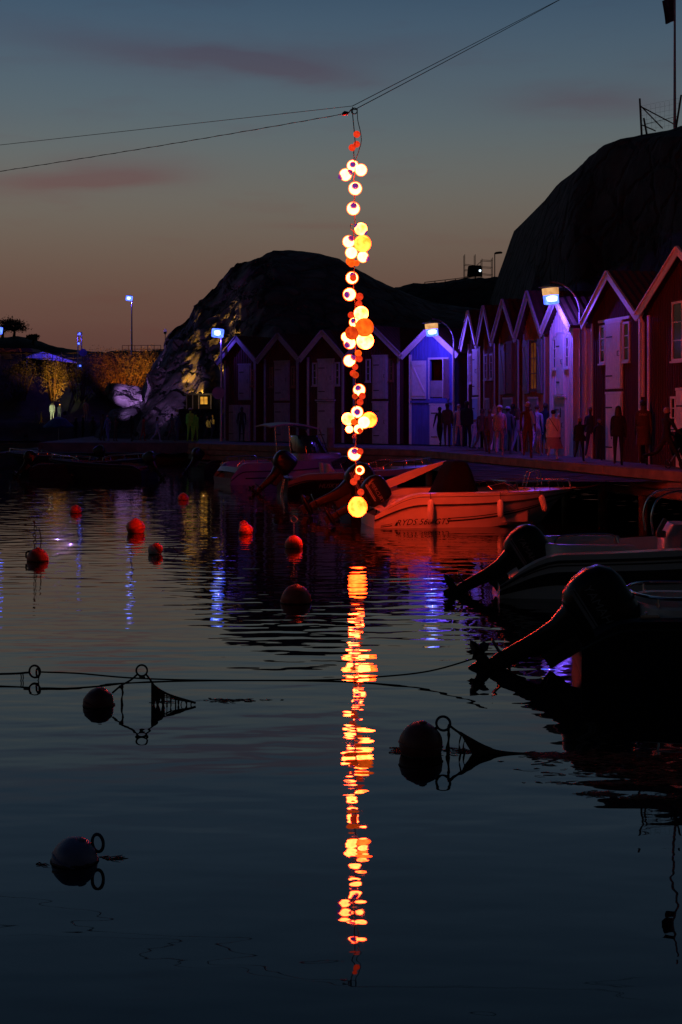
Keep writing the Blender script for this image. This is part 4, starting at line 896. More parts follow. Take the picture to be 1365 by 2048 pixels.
cv_ = MB(); loft(cv_, [(.10, 1.75, 1.15, 0), (.55, 1.70, 1.05, 0), (.85, 1.50, .80, .02), (1.15, 1.3, .58, .04), (1.36, 1.0, .40, .05), (1.42, .6, .2, .05)]); cv_.build('canvas_cover', canvas, b, True, (2.1, 0, .12))
for sg in (1,):
    wg = MB(); top = curve_pts([(.15, 0, .86), (.7, 0, 1.06), (1.35, 0, 1.30), (2.1, 0, 1.50)], 6); low = curve_pts([(.15, 0, .70), (.75, 0, .86), (1.4, 0, 1.12), (2.1, 0, 1.44)], 6)
    n = len(top); vs = []
    for y in (0, .05*sg): vs += [Vector((p.x, sg*.86*(1-.04*p.z)+y*-1, p.z)) for p in top]+[Vector((p.x, sg*.86+y*-1, p.z)) for p in low]
    fs = [(i, i+1, n+i+1, n+i) for i in range(n-1)]+[(2*n+i, 3*n+i, 3*n+i+1, 2*n+i+1) for i in range(n-1)]+[(i, 2*n+i, 2*n+i+1, i+1) for i in range(n-1)]+[(n+i, n+i+1, 3*n+i+1, 3*n+i) for i in range(n-1)]
    wg.add(vs, fs); wg.build('side_wing', gel, b, True)
windscreen(b, 3.55, 1.5, .86, .16, .25, .7); rail(b, h, .62, .965, .22, 4, inset=.10)
lad = MB()
for y in (-.15, .15): lad.tube([(3.85, y, .9), (3.95, y, 1.22), (4.1, y, 1.30), (4.2, y, 1.25), (4.25, y, .92)], .014, 7)
for z in (1.0, 1.14): lad.tube([(3.88, -.15, z), (3.88, .15, z)], .012, 6)
lad.build('bow_ladder', steel, b, True)
fender(b, h, .25, .54, .075); fender(b, h, .575, .44, .075, v=.80); fender(b, h, .785, .42, .075, v=.85, lean=R(-16))
ln_ = MB()
ln_.tube(curve_pts([h.side(.97, 1), h.side(.97, 1)+Vector((.5, -.1, .06)), Vector((6.0, .1, 1.0))], 5), .012, 6); ln_.build('bow_line', rope, b, True)
# --- dark motor with a cover, of the boat moored just beyond the white one
h = Hull(4.6, 1.9, .62, .72, .1, .34); s0 = flo(700, 1040)
b = boat_base('open_boat', 'low dark open boat with a big tilted motor behind the bottom light', (s0.x-.1, s0.y+1.6, 0), R(10), h, navy, gelgrey)
outboard(b, (.10, 0, .40), R(62), 1.3, 'SUZUKI')
# --- black and white boat
h = Hull(5.3, 2.1, .66, .86, .15, .42); s0 = flo(556, 990)
b = boat_base('motorboat', 'black hulled motorboat with white topsides and lettering, bow to the wharf', (s0.x+.1, s0.y+.95, 0), R(14), h, blackp, gelgrey, rubber, .7)
h.stripe(.0, .985, lambda t: .70-.12*math.exp(-t*9), 1.0, .008).build('white_topside', gelgrey, b)
h.letters('HUSKY', 1.0, .34, .20, .3, .014).build('side_lettering', gelgrey, b)
outboard(b, (-.02, 0, .50), R(42), 1.15, None); windscreen(b, 2.7, 1.5, .74, .42, .35); rail(b, h, .60, .96, .26, 4)
st = MB(); loft(st, [(0, .45, .5, 0), (.40, .45, .5, 0), (.45, .4, .42, 0), (.85, .36, .1, -.2)]); st.build('seat', vinyl, b, True, (1.6, -.4, .12)); st.build('seat', vinyl, b, True, (1.6, .4, .12))
ldr = MB()
for y in (-.62, -.40): ldr.tube([(-.14, y, -.05), (-.04, y, .5)], .016, 6)
for z in (.08, .25, .4): ldr.tube([(-.10+z*.2, -.62, z), (-.10+z*.2, -.40, z)], .014, 6)
ldr.build('stern_ladder', steel, b, True)
# --- cabin boat with hard top
h = Hull(5.6, 2.2, .78, .98, .10, .25, .62); s0 = flo(440, 971)
b = boat_base('cabin_boat', 'pale cabin boat with a hardtop roof moored before the red boathouses', (s0.x, s0.y+1.0, 0), R(24), h, gelgrey, gelgrey, rubber, .62)
h.stripe(.10, .6, .30, .36, .006).build('hull_line', blackm, b)
cb_ = MB(); loft(cb_, [(.1, 1.5, 1.9, 0), (.95, 1.5, 1.8, .0), (1.0, 1.42, 1.7, 0)]); cab = cb_.build('cabin', gelgrey, b, True, (3.7, 0, .1))
sc_ = MB(); loft(sc_, [(.0, 1.38, 1.25, 0), (.62, 1.25, .8, -.22), (.66, 1.2, .75, -.22)]); sc_.build('cabin_windows', pane_m, b, True, (3.45, 0, 1.10))
tp = MB(); vs = []; n = 10
for j, dz in enumerate((0, .05)):
    for i in range(n+1):
        x = 1.6+2.0*i/n; z = 2.06+dz+.10*math.sin(math.pi*(i/n)**.8)-.10*(i/n)**3
        for y in (-.78, -.4, 0, .4, .78): vs.append((x, y, z+.05*(1-(y/.78)**2)))
fs = []
for j in (0, 1):
    o_ = j*(n+1)*5
    for i in range(n):
        for k in range(4): fs.append((o_+i*5+k, o_+i*5+k+1, o_+(i+1)*5+k+1, o_+(i+1)*5+k))
o2 = (n+1)*5
for i in range(n): fs += [(i*5, (i+1)*5, o2+(i+1)*5, o2+i*5), (i*5+4, o2+i*5+4, o2+(i+1)*5+4, (i+1)*5+4)]
fs += [tuple([0, 1, 2, 3, 4]+[o2+4, o2+3, o2+2, o2+1, o2]), tuple([n*5+k for k in range(5)]+[o2+n*5+k for k in range(4, -1, -1)])]
tp.add(vs, fs); tp.build('hardtop', gelgrey, b, True)
po = MB()
for y in (-.7, .7): po.tube([(3.55, y, 2.05), (3.95, y, 1.05)], .022, 8); po.tube([(2.35, y, 2.1), (2.45, y, .85)], .022, 8)
po.build('hardtop_posts', steel, b, True); rail(b, h, .05, .30, .18, 3, name='stern_rail')
rd = MB(); rd.lathe([(.05, 0), (.05, .06), (.02, .09)], 10, (3.25, -.45, 1.5)); rd.build('red_light', glow('red_pilot_light', ((.9, .06, .03), (.6, .04, .02))), b)
bl = MB(); bl.ball((3.45, -.5, 1.72), .035, 8, 6); bl.build('blue_light', glow('blue_pilot_light', ((.12, .1, .9), (.1, .08, .7))), b)
# --- white boat on the right with its motor tilted up
h = Hull(5.6, 2.2, .64, 1.0, .16, .20, .9); s0 = flo(1008, 1200)
b = boat_base('white_boat', 'white boat with a broad black stripe and tilted motor at the right edge', (s0.x, s0.y+1.05, 0), R(-3), h, gel, gel, rubber, .86)
h.stripe(.0, .98, .36, .64, .006).build('black_stripe', blackm, b); h.stripe(.06, .98, .76, .79, .006).build('gunwale_groove', blackm, b)
outboard(b, (.24, -.35, .24), R(58), 1.06, 'YAMAHA')
co = MB(); ar = [(.78+.25*(1-math.cos(a)) if 0 else .9-.30*math.cos(a), .78*math.sin(a)) for a in [R(-90+180*i/16) for i in range(17)]]
pts = [(2.0, -.80)]+[(1.05-.45*math.cos(R(-90+180*i/16)), .80*math.sin(R(-90+180*i/16))) for i in range(17)]+[(2.0, .80)]
vs = []; n = len(pts)
for (k, z) in ((1.0, .52), (1.0, .74), (.97, .78), (.90, .78), (.86, .72), (.86, .2)): vs += [(1.2+(x-1.2)*k, y*k, z) for x, y in pts]
fs = [(r_*n+i, r_*n+i+1, (r_+1)*n+i+1, (r_+1)*n+i) for r_ in range(5) for i in range(n-1)]; co.add(vs, fs); co.build('cockpit_coaming', gel, b, True)
gr = MB(); gr.tube(curve_pts([(.85, -.45, .77), (.9, -.42, .86), (1.2, -.42, .90), (1.7, -.42, .90), (1.8, -.45, .78)], 5), .016, 7); gr.build('grab_rail', steel, b, True)
cs = MB(); loft(cs, [(.1, .8, .6, 0), (.75, .78, .5, 0), (.95, .7, .34, .05)]); cs.build('console', gelgrey, b, True, (2.75, 0, .1))
wb = MB(); wb.tube(curve_pts([(2.32, -.35, .9), (2.30, -.36, 1.2), (2.42, -.34, 1.45), (2.75, -.3, 1.55), (3.2, -.28, 1.5)], 6), .016, 7); wb.build('console_rail', steel, b, True); wb = MB(); wb.tube(curve_pts([(2.32, .35, .9), (2.30, .36, 1.2), (2.42, .34, 1.45), (2.75, .3, 1.55), (3.2, .28, 1.5)], 6), .016, 7); wb.build('console_rail', steel, b, True)
th = MB(); th.box((2.36, -.44, .86), (2.50, -.34, .96)); th.bar((2.40, -.40, .95), (2.50, -.40, 1.14), .04, .07); th.build('throttle', steel, b, bevel=.01)
ss = MB(); loft(ss, [(0, 1.3, .5, 0), (.3, 1.3, .48, 0), (.36, 1.2, .40, 0)]); ss.build('stern_seat', canvas, b, True, (1.5, 0, .2))
# --- near dark boat with the big motor
h = Hull(5.2, 2.0, .60, .95, .10, .36, .9); s0 = flo(1185, 1362)
b = boat_base('dark_boat', 'near dark hulled boat with a large tilted black motor at the right edge', (s0.x, s0.y+.95, 0), R(-6), h, navy, navy, rubber, .86)
outboard(b, (-.02, -.35, .24), R(58), 1.16, 'YAMAHA')
co = MB(); vs = []
pts = [(2.6, -.72)]+[(.95-.40*math.cos(R(-90+180*i/16)), .72*math.sin(R(-90+180*i/16))) for i in range(17)]+[(2.6, .72)]; n = len(pts)
for (k, z) in ((1.0, .58), (1.0, .70), (.96, .73), (.88, .72), (.86, .3)): vs += [(1.2+(x-1.2)*k, y*k, z) for x, y in pts]
fs = [(r_*n+i, r_*n+i+1, (r_+1)*n+i+1, (r_+1)*n+i) for r_ in range(4) for i in range(n-1)]; co.add(vs, fs); co.build('cockpit_coaming', gel, b, True)
gr = MB(); gr.tube([(x, y, .82) for x, y in pts], .018, 7)
for i in (3, 7, 11, 15): gr.tube([(pts[i][0], pts[i][1], .72), (pts[i][0], pts[i][1], .82)], .014, 6)
gr.build('stern_rail', steel, b, True)
cl = MB(); cl.box((.60, -.80, .61), (.80, -.72, .66)); cl.box((.64, -.81, .66), (.68, -.71, .69)); cl.build('cleat', steel, b, bevel=.012)
# --- small boats at the far left wharf, hulls and decks coloured dark for the shade
for i, (px, wy, L, yaw, hm, lab) in enumerate([(300, 958, 4.6, 160, navy, 'dim open boat moored in the dark below the far quay'), (395, 947, 4.2, 30, navy, 'dim small boat with a rail left of the cabin boat'),
        (60, 955, 4.8, 10, navy, 'dim dark boat in the shadows at the left edge'), (200, 938, 4.4, 175, navy, 'dark skiff close to the far quay')]):
    h = Hull(L, 1.7, .55, .75, .1, .36); s0 = flo(px, wy); b = boat_base('skiff', lab, (s0.x, s0.y, 0), R(yaw), h, hm, stone); rail(b, h, .6, .95, .2, 3)
    st = MB(); loft(st, [(0, 1.1, .28, 0), (.3, 1.1, .26, 0)]); st.build('thwart', plank, b, False, (L*.45, 0, .12)); outboard(b, (0, 0, .46), R(35), .8)
# ------------------------------------------------------------------ people; each body is one skinned surface, local +y is where the person faces
skinm = mat('skin', (.27, .15, .105), .6, .08, 8)
def cloth(name, c): return mat('cloth_'+name, c, .9, .15, 9, .004, 60)
CL = {'black': cloth('black', (.012, .012, .014)), 'navy': cloth('navy', (.02, .025, .05)), 'brown': cloth('brown', (.075, .045, .03)), 'pink': cloth('pink', (.36, .26, .33)), 'white': cloth('white', (.72, .66, .70)),
      'grey': cloth('grey', (.10, .10, .11)), 'rust': cloth('rust', (.13, .045, .025)), 'blue': cloth('blue', (.16, .22, .42)), 'beige': cloth('beige', (.45, .38, .30)), 'green': cloth('hi_vis_green', (.25, .80, .06)), 'yellow': cloth('hi_vis_yellow', (.75, .70, .05)),
      'denim': cloth('denim', (.08, .11, .20)), 'red': cloth('red', (.30, .04, .04)), 'cream': cloth('cream', (.72, .70, .52)), 'pale': cloth('pale_blue', (.40, .44, .66)), 'skin': skinm}
HAIR = {'dark': mat('dark_hair', (.02, .014, .01), .6, .3, 30, .004, 90), 'fair': mat('fair_hair', (.30, .20, .11), .6, .3, 30, .004, 90), 'brown': mat('brown_hair', (.08, .05, .03), .6, .3, 30, .004, 90), 'grey': mat('grey_hair', (.30, .29, .28), .6, .3, 30, .004, 90)}
PEND = []
def person(label, loc, height, heading, top, legs, shoes='black', sleeves=None, shorts=False, hair='dark', long_hair=False, stride=.25, arms=(.15, -.15), bend=(.25, .25), spread=.12, lean=0., cap=None, skirt=None, coat=None, bag=None, look=0., group='people on the walkway', extra=None, wide=1.0):
    PEND.append(dict(locals()))
def make_people():
    for d in PEND:
        H = d['height']/1.75; J = {}; E_ = []; rad = {}
        ln = d['lean']; wd = d['wide']
        def up(p): x, y, z = p; return Vector((x, y+math.sin(ln)*(z-.95) if z > .95 else y, z))
        def j(n, p, rx, ry=None): J[n] = Vector(p); rad[n] = (rx, ry or rx)
        def e(a, b, k): E_.append((a, b, k))
        j('pelvis', (0, 0, .97), .145*wd, .105*wd); j('waist', up((0, .0, 1.12)), .125*wd, .095*wd); j('chest', up((0, 0, 1.32)), .150*wd, .105*wd); j('yoke', up((0, -.005, 1.44)), .105, .075); j('neck', up((0, .005, 1.52)), .052)
        lk = d['look']; j('skull', up((math.sin(lk)*.012, .022, 1.60)), .070, .080); j('crown', up((math.sin(lk)*.02, .012, 1.685)), .074, .086); j('top', up((0, .0, 1.735)), .038, .045)
        for a, b, k in (('pelvis', 'waist', 'top'), ('waist', 'chest', 'top'), ('chest', 'yoke', 'top'), ('yoke', 'neck', 'head'), ('neck', 'skull', 'head'), ('skull', 'crown', 'head'), ('crown', 'top', 'head')): e(a, b, k)
        hands = []
        for i, sg in enumerate((-1, 1)):
            st = d['stride']*sg; kn = .15+max(0, -st)*1.1
            hip = Vector((sg*.085, 0, .93)); knee = hip+Vector((sg*.01, math.sin(st)*.44, -math.cos(st)*.44)); sh = st-kn; ank = knee+Vector((0, math.sin(sh)*.42, -math.cos(sh)*.42))
            dz = 0
            n = str(i); j('hip'+n, hip, .088*wd, .092*wd); j('knee'+n, knee, .056); j('ank'+n, ank, .038); j('heel'+n, ank+Vector((0, -.03, -.04)), .036); toe = ank+Vector((sg*.02, .14, -.05+min(.02, max(0, sh)*.2))); j('toe'+n, toe, .038, .026)
            e('pelvis', 'hip'+n, 'legs'); e('hip'+n, 'knee'+n, 'legs'); e('knee'+n, 'ank'+n, 'shin'); e('ank'+n, 'heel'+n, 'foot'); e('heel'+n, 'toe'+n, 'foot')
            sa = d['arms'][i]; bd = d['bend'][i]; sp = d['spread']
            shd = up((sg*.165*wd, -.005, 1.425)); elb = shd+Vector((sg*math.sin(sp)*.28, math.sin(sa)*.28, -math.cos(sa)*.28*math.cos(sp))); fa = sa+bd
            wr = elb+Vector((sg*math.sin(sp)*.10, math.sin(fa)*.25, -math.cos(fa)*.25)); pm = wr+Vector((0, math.sin(fa)*.075, -math.cos(fa)*.075))
            j('sh'+n, shd, .060, .062); j('elb'+n, elb, .043); j('wr'+n, wr, .028); j('palm'+n, pm, .034, .020)
            e('yoke', 'sh'+n, 'top'); e('sh'+n, 'elb'+n, 'arm'); e('elb'+n, 'wr'+n, 'fore'); e('wr'+n, 'palm'+n, 'hand'); hands.append((pm, fa, sg))
        zmin = min(J[k].z for k in J)-.03
        names = list(J); idx = {n: i for i, n in enumerate(names)}
        me = bpy.data.meshes.new('body'); me.from_pydata([(J[n]-Vector((0, 0, zmin)))*H for n in names], [(idx[a], idx[b]) for a, b, _ in E_], [])
        o = bpy.data.objects.new('body', me); COL.objects.link(o)
        sk = o.modifiers.new('skin', 'SKIN'); sk.use_smooth_shade = True; sk.branch_smoothing = .6; sb = o.modifiers.new('sub', 'SUBSURF'); sb.levels = 1; sb.render_levels = 1
        for i, n in enumerate(names): v = me.skin_vertices[0].data[i]; v.radius = (rad[n][0]*H, rad[n][1]*H); v.use_root = (i == 0)
        d.update(o=o, J={n: (J[n]-Vector((0, 0, zmin)))*H for n in names}, E_=E_, H=H, hands=[((p-Vector((0, 0, zmin)))*H, fa, sg) for p, fa, sg in hands])
    dg = bpy.context.evaluated_depsgraph_get(); dg.update()
    for d in PEND:
        o = d['o']; me = bpy.data.meshes.new_from_object(o.evaluated_get(dg)); me.name = 'body'; o.modifiers.clear(); o.data = me; H = d['H']; J = d['J']
        sl = d['sleeves'] or d['top']; shin = 'skin' if d['shorts'] else d['legs']
        keys = {'top': d['top'], 'head': 'skin', 'legs': d['legs'], 'shin': shin, 'foot': d['shoes'], 'arm': sl, 'fore': 'skin' if d['sleeves'] == 'skin' or d['extra'] == 'tee' else sl, 'hand': 'skin'}
        if d['sleeves'] == 'skin' and d['extra'] == 'tee': keys['arm'] = d['top']
        order = list(dict.fromkeys(keys.values()))
        if 'skin' not in order: order.append('skin')
        bm = bmesh.new(); bm.from_mesh(me)
        for (p, fa, sg) in d['hands']:            # five unequal fingers, slightly curled, thumb from the side of the palm
            dr = Vector((0, math.sin(fa), -math.cos(fa))); fw = Vector((0, math.cos(fa), math.sin(fa)))
            for i, (off, L_) in enumerate(((-.027, .062), (-.010, .072), (.008, .068), (.025, .052), (None, .05))):
                if off is None: a = p-dr*.03*H+fw*.028*H; b = a+(fw*.8+dr*.5)*.03*H; c = b+(dr*.9-Vector((sg*.3, 0, 0)))*.026*H
                else: a = p+fw*-off*H+dr*.02*H; b = a+dr*L_*.5*H-Vector((sg*.006, 0, 0))*H; c = b+(dr*.8-Vector((sg*.5, 0, 0)))*L_*.5*H
                tm = MB(); tm.tube([a, b, c], [.0095*H, .0085*H, .006*H], 5); vs = [bm.verts.new(v) for v in tm.v]
                for f in tm.f:
                    fc = bm.faces.new([vs[q_] for q_ in f]); fc.material_index = order.index('skin'); fc.smooth = True; fc.tag = True
        hd = (J['skull']+J['crown'])/2
        tm = MB(); tm.ball(J['skull']+Vector((0, .088, .012))*H, .014*H, 8, 6, (.8, 1, 1.4)); tm.ball(J['skull']+Vector((.078, .0, .02))*H, .022*H, 8, 6, (.4, .7, 1)); tm.ball(J['skull']+Vector((-.078, .0, .02))*H, .022*H, 8, 6, (.4, .7, 1))
        vs = [bm.verts.new(v) for v in tm.v]
        for f in tm.f: fc = bm.faces.new([vs[q_] for q_ in f]); fc.material_index = order.index('skin'); fc.smooth = True; fc.tag = True
        bm.faces.ensure_lookup_table()
        segs = [(J[a], J[b], k) for a, b, k in d['E_']]
        for f in bm.faces:
            if f.tag: continue
            c = f.calc_center_median(); best = None
            for a, b, k in segs:
                ab = b-a; u = max(0, min(1, (c-a).dot(ab)/max(ab.length_squared, 1e-9))); ds = (c-(a+ab*u)).length_squared
                if k in ('top', 'legs', 'head'): ds *= .55
                if best is None or ds < best[0]: best = (ds, k, u)
            k = best[1]
            if k == 'legs' and c.z > J['pelvis'].z-.02*H: k = 'top'
            if k == 'head' and c.z < J['neck'].z-.03*H: k = 'top'
            if k == 'shin' and d['shorts'] and best[2] < .06: k = 'legs'
            f.material_index = order.index(keys[k])
        bm.to_mesh(me); bm.free(); me.materials.clear()
        for k in order: me.materials.append(CL[k])
        root = thing('person', d['label'], 'person', d['loc'], d['heading'], d['group']); o.parent = root; o.name = 'body'
        hm = HAIR[d['hair']]; hb_ = MB(); n0 = Vector((0, -.012, .035))*H
        hb_.ball(hd+n0, .094*H, 14, 10, (.92, 1.04, .98)); 
        if d['long_hair']:
            q_ = hd; hb_.lathe([(.035*H, -.36*H), (.10*H, -.30*H), (.105*H, -.12*H), (.085*H, .03*H)], 12, q_+Vector((0, -.055, 0))*H, Matrix.Diagonal((1, .55, 1)))
        # keep the face free of hair
        hv = []
        for v in hb_.v:
            v = Vector(v); r_ = v-hd
            if r_.y > .03*H and r_.z < .055*H: v.y = hd.y+.03*H
            hv.append(tuple(v))
        hb_.v = hv; hb_.build('hair', hm, root, True)
        if d['cap']:
            c_ = MB(); c_.ball(hd+Vector((0, -.004, .055))*H, .100*H, 14, 8, (.95, 1.05, .72)); c_.lathe([(.10*H, -.006*H), (.10*H, .006*H)], 14, hd+Vector((0, .075, .045))*H, Matrix.Diagonal((.7, 1, 1))); c_.build('cap', CL[d['cap']], root, True)
        if d['skirt']:
            c_, z0, w_ = d['skirt']; zt = J['pelvis'].z+.10*H; s_ = MB(); n = 22; rows = []
            for i in range(7):
                u = i/6; z = lerp(zt, z0*H, u); rows.append([(math.cos(a)*(lerp(.15, w_, u)+.018*math.sin(a*5+i*.2)*u)*H, math.sin(a)*(lerp(.115, w_*.85, u)+.018*math.sin(a*5+1+i*.2)*u)*H+(.0), z) for a in [2*math.pi*q_/n for q_ in range(n)]])
            vs = [v for r_ in rows for v in r_]; s_.add(vs, [(i*n+q_, i*n+(q_+1) % n, (i+1)*n+(q_+1) % n, (i+1)*n+q_) for i in range(6) for q_ in range(n)]); s_.build('skirt', CL[c_], root, True)
        if d['coat']:
            c_, z0, w_ = d['coat']; s_ = MB(); n = 20; rows = []
            for z, a_, b_ in ((z0, w_, w_*.75), (z0+.16, w_*.97, w_*.74), (1.10, .165*d['wide'], .13*d['wide']), (1.30, .185*d['wide'], .14*d['wide']), (1.42, .175*d['wide'], .115), (1.49, .085, .075)):
                yy = math.sin(d['lean'])*max(0, z-.95)
                rows.append([(math.cos(a)*a_*H, (math.sin(a)*b_+yy)*H, (z-(.0))*H) for a in [2*math.pi*q_/n for q_ in range(n)]])
            off = J['pelvis'].z-.97*H; vs = [(x, y, z+off) for r_ in rows for x, y, z in r_]; s_.add(vs, [(i*n+q_, i*n+(q_+1) % n, (i+1)*n+(q_+1) % n, (i+1)*n+q_) for i in range(len(rows)-1) for q_ in range(n)]); s_.build('jacket', CL[c_], root, True)
        if d['bag'] == 'strap':
            s_ = MB(); y = -.135*H; s_.tube([(-.12*H, y*.6, J['yoke'].z+.02*H), (0, y*1.15, J['chest'].z-.02*H), (.17*H, y*.9, J['pelvis'].z+.05*H), (.20*H, -.03*H, J['pelvis'].z-.12*H)], .012*H, 6); s_.ball((.22*H, .0, J['pelvis'].z-.16*H), .09*H, 12, 8, (.5, 1, .9)); s_.build('shoulder_bag', CL['black'], root, True)
        if d['bag'] == 'towel':
            s_ = MB(); s_.tube([(.10*H, -.12*H, J['yoke'].z+.03*H), (.16*H, -.155*H, J['chest'].z), (.20*H, -.13*H, J['waist'].z-.03*H)], [.05*H, .06*H, .045*H], 8); s_.build('towel', CL['pale'], root, True)
        if isinstance(d['extra'], tuple):
            txt, sz = d['extra']; vs, fs = text_mesh(txt, sz*H); wdt = max(v.x for v in vs); l_ = MB()
            l_.add([(-wdt/2+v.x, -.128*H*d['wide']*math.sqrt(max(.2, 1-((v.x-wdt/2)/(.22*H))**2))-.018+math.sin(d['lean'])*.35*H, 1.33*H+v.y) for v in vs], fs); l_.build('shirt_lettering', CL['beige'], root)
def on_quay(x, feet): return flo(x, feet, QZ)
def walk(label, x, feet, head, heading, **k):
    p = on_quay(x, feet); s = F/p.y; k['stride'] = k.get('stride', .2)*1.45; person(label, p, (feet-head)/s*k.pop('grow', 1.0), R(heading), **k)
# heading 0 faces away from the camera, -90 faces right
walk('thin person in dark clothes at the door of the blue boathouse', 880, 893, 813, 15, top='black', legs='black', stride=.2, arms=(.3, -.2))
walk('person in a brown jacket and dark trousers before the blue boathouse', 895, 894, 806, 0, top='brown', legs='black', stride=.12, coat=('brown', .93, .20), hair='dark')
walk('broad person in a black jacket right of the blue boathouse', 934, 896, 803, -15, top='black', legs='black', stride=.1, coat=('black', .85, .24), wide=1.15)
walk('stooping person in a grey brown top left of the pink hoodie', 963, 905, 815, -25, top='brown', legs='black', stride=.3, lean=.15, hair='brown')
walk('person in a patterned dark top half hidden beside the pink hoodie', 980, 908, 815, -20, top='rust', legs='grey', shorts=True, stride=-.3, hair='brown')
walk('person in a pink hoodie, cap and black shorts', 1000, 913, 809, -8, top='pink', legs='black', shorts=True, stride=.22, shoes='white', cap='white', coat=('pink', .98, .185), hair='fair', extra=('LOVE', .07))
walk('dark haired person in black behind the pink hoodie', 1026, 904, 808, -20, top='black', legs='denim', stride=.1)
walk('person in a dusty pink top between the hoodie and the towel bearer', 1037, 908, 816, -30, top='pink', sleeves='skin', legs='black', stride=.2, hair='brown', long_hair=True)
walk('man in a rust top with a pale towel over his shoulder', 1056, 917, 803, -10, top='rust', legs='black', shorts=True, stride=.2, shoes='white', bag='towel', hair='grey', wide=1.1)
walk('bald person in dark clothes behind the woman in white', 1091, 908, 806, -25, top='navy', legs='navy', stride=.15, hair='brown')
walk('woman in a white tunic and skirt with a shoulder strap', 1107, 919, 818, -18, top='white', legs='skin', shorts=True, shoes='skin', stride=.22, coat=('white', .80, .27), skirt=('pink', .38, .34), bag='strap', hair='dark', wide=1.15)
walk('child in a dark jacket raising one arm by the lamp post', 1160, 923, 833, -20, top='black', legs='rust', stride=.28, shoes='white', coat=('black', .85, .25), arms=(.2, 1.9), bend=(.2, .5), hair='fair')
walk('small child in a cap by the drainpipe', 1199, 921, 838, -10, top='navy', legs='navy', stride=.15, cap='grey', hair='fair')
walk('long haired woman in a black jacket before the tall red boathouse', 1237, 931, 812, -12, top='black', legs='black', shoes='white', stride=.14, coat=('black', .86, .215), long_hair=True)
walk('man in a brown lettered shirt and long shorts', 1287, 930, 800, -12, top='brown', legs='brown', shorts=True, stride=.14, coat=('brown', .92, .20), skirt=('brown', .55, .21), hair='dark', extra=('DAISY', .085))
walk('man in a black T-shirt pushing a stroller at the right edge', 1334, 940, 806, -65, top='black', sleeves='skin', legs='grey', shorts=True, shoes='white', stride=.42, arms=(.5, .5), bend=(.5, .5), hair='grey', extra='tee', wide=1.08)
walk('lone dark figure standing before the leftmost red boathouse', 484, 883, 818, 0, top='black', legs='black', stride=.05, grow=1.05)
walk('person in a light grey top half hidden behind the broad black jacket', 918, 893, 808, -10, top='beige', legs='black', stride=.2, hair='fair')
walk('child in pale clothes just right of the broad black jacket', 950, 898, 838, -20, top='pale', legs='denim', stride=.2, hair='fair')
walk('woman with long fair hair close behind the pink hoodie', 990, 904, 812, -12, top='white', legs='denim', stride=.15, hair='fair', long_hair=True, coat=('white', .92, .19))
walk('person with a cap between the pink hoodie and the dusty pink top', 1016, 909, 811, -5, top='grey', legs='grey', shorts=True, stride=.25, cap='pale')
walk('person in a pale shirt right of the towel bearer', 1074, 911, 808, -18, top='pale', sleeves='skin', extra='tee', legs='navy', shorts=True, stride=.25, hair='brown')
walk('person in a cream top at the wall behind the woman in white', 1126, 911, 810, -28, top='beige', legs='black', stride=.15, hair='dark', long_hair=True)
walk('person in a dark hoodie before the drainpipe gap', 1182, 917, 814, -20, top='navy', legs='denim', stride=.2, coat=('navy', .92, .2), hair='brown')
walk('tall person in black between the long haired woman and the lettered shirt', 1263, 921, 800, -22, top='black', legs='black', stride=.2, hair='fair')
walk('person in a grey top at the wall left of the stroller man', 1312, 925, 803, -25, top='grey', legs='denim', stride=.15, long_hair=True, hair='brown')
# stroller
p = on_quay(1367, 938); t = thing('stroller', 'dark folding stroller pushed by the man at the right edge', 'stroller', p, R(-60))
mb = MB(); loft(mb, [(.35, .40, .55, 0), (.5, .44, .7, 0), (.72, .42, .6, -.1)]); mb.build('seat_basket', canvas, t, True)
mb = MB(); mb.ball((.0, 0, .85), .28, 14, 8, (1.0, .85, .8)); mb.build('canopy', canvas, t, True)
for x in (-.3, .38):
    for y in (-.25, .25): w_ = MB(); w_.ring((x, y, .12), .105, .02); w_.ring((x, y, .12), .03, .02); w_.build('wheel', rubber, t, True)
mb = MB()
for y in (-.22, .22): mb.tube([(.38, y, .12), (-.1, y, .6), (-.5, y, 1.02)], .014, 6); mb.tube([(-.3, y, .12), (.1, y, .55)], .014, 6)
mb.tube([(-.5, -.22, 1.02), (-.5, .22, 1.02)], .018, 8); mb.build('frame', galv, t, True)
# --- the crowd on the far shore
GF = 'crowd on the far shore'
def far_p(label, x, feet, head, Y, heading, **k):
    if x > 190: Y -= 18.6; p = Vector(((x-CX)*Y/F, Y, .95))
    else: p = at(x, feet, Y)
    person(label, p, min(1.86, (feet-head)/(F/Y)), R(heading), group=GF, **k)
far_p('brightly lit person in pale clothes under the left bush', 105, 845, 803, 100.5, 10, top='cream', legs='cream', shoes='cream', long_hair=True, stride=.15, hair='fair', coat=('cream', .95, .22))
far_p('smaller person in a pale hat beside the brightly lit one', 119, 843, 808, 100.5, -20, top='grey', legs='grey', cap='white', stride=.1)
far_p('person in light blue clothes walking on the far quay', 315, 888, 838, 94.5, -70, top='pale', legs='pale', shoes='white', stride=.3, long_hair=True)
far_p('person in a green hi-vis jacket on the far quay', 381, 887, 820, 94.2, -10, top='green', sleeves='green', legs='black', stride=.1, cap='white', coat=('green', .95, .24), wide=1.1)
far_p('second hi-vis wearer half hidden behind the first', 392, 886, 828, 95.4, -30, top='green', sleeves='green', legs='grey', stride=.1)
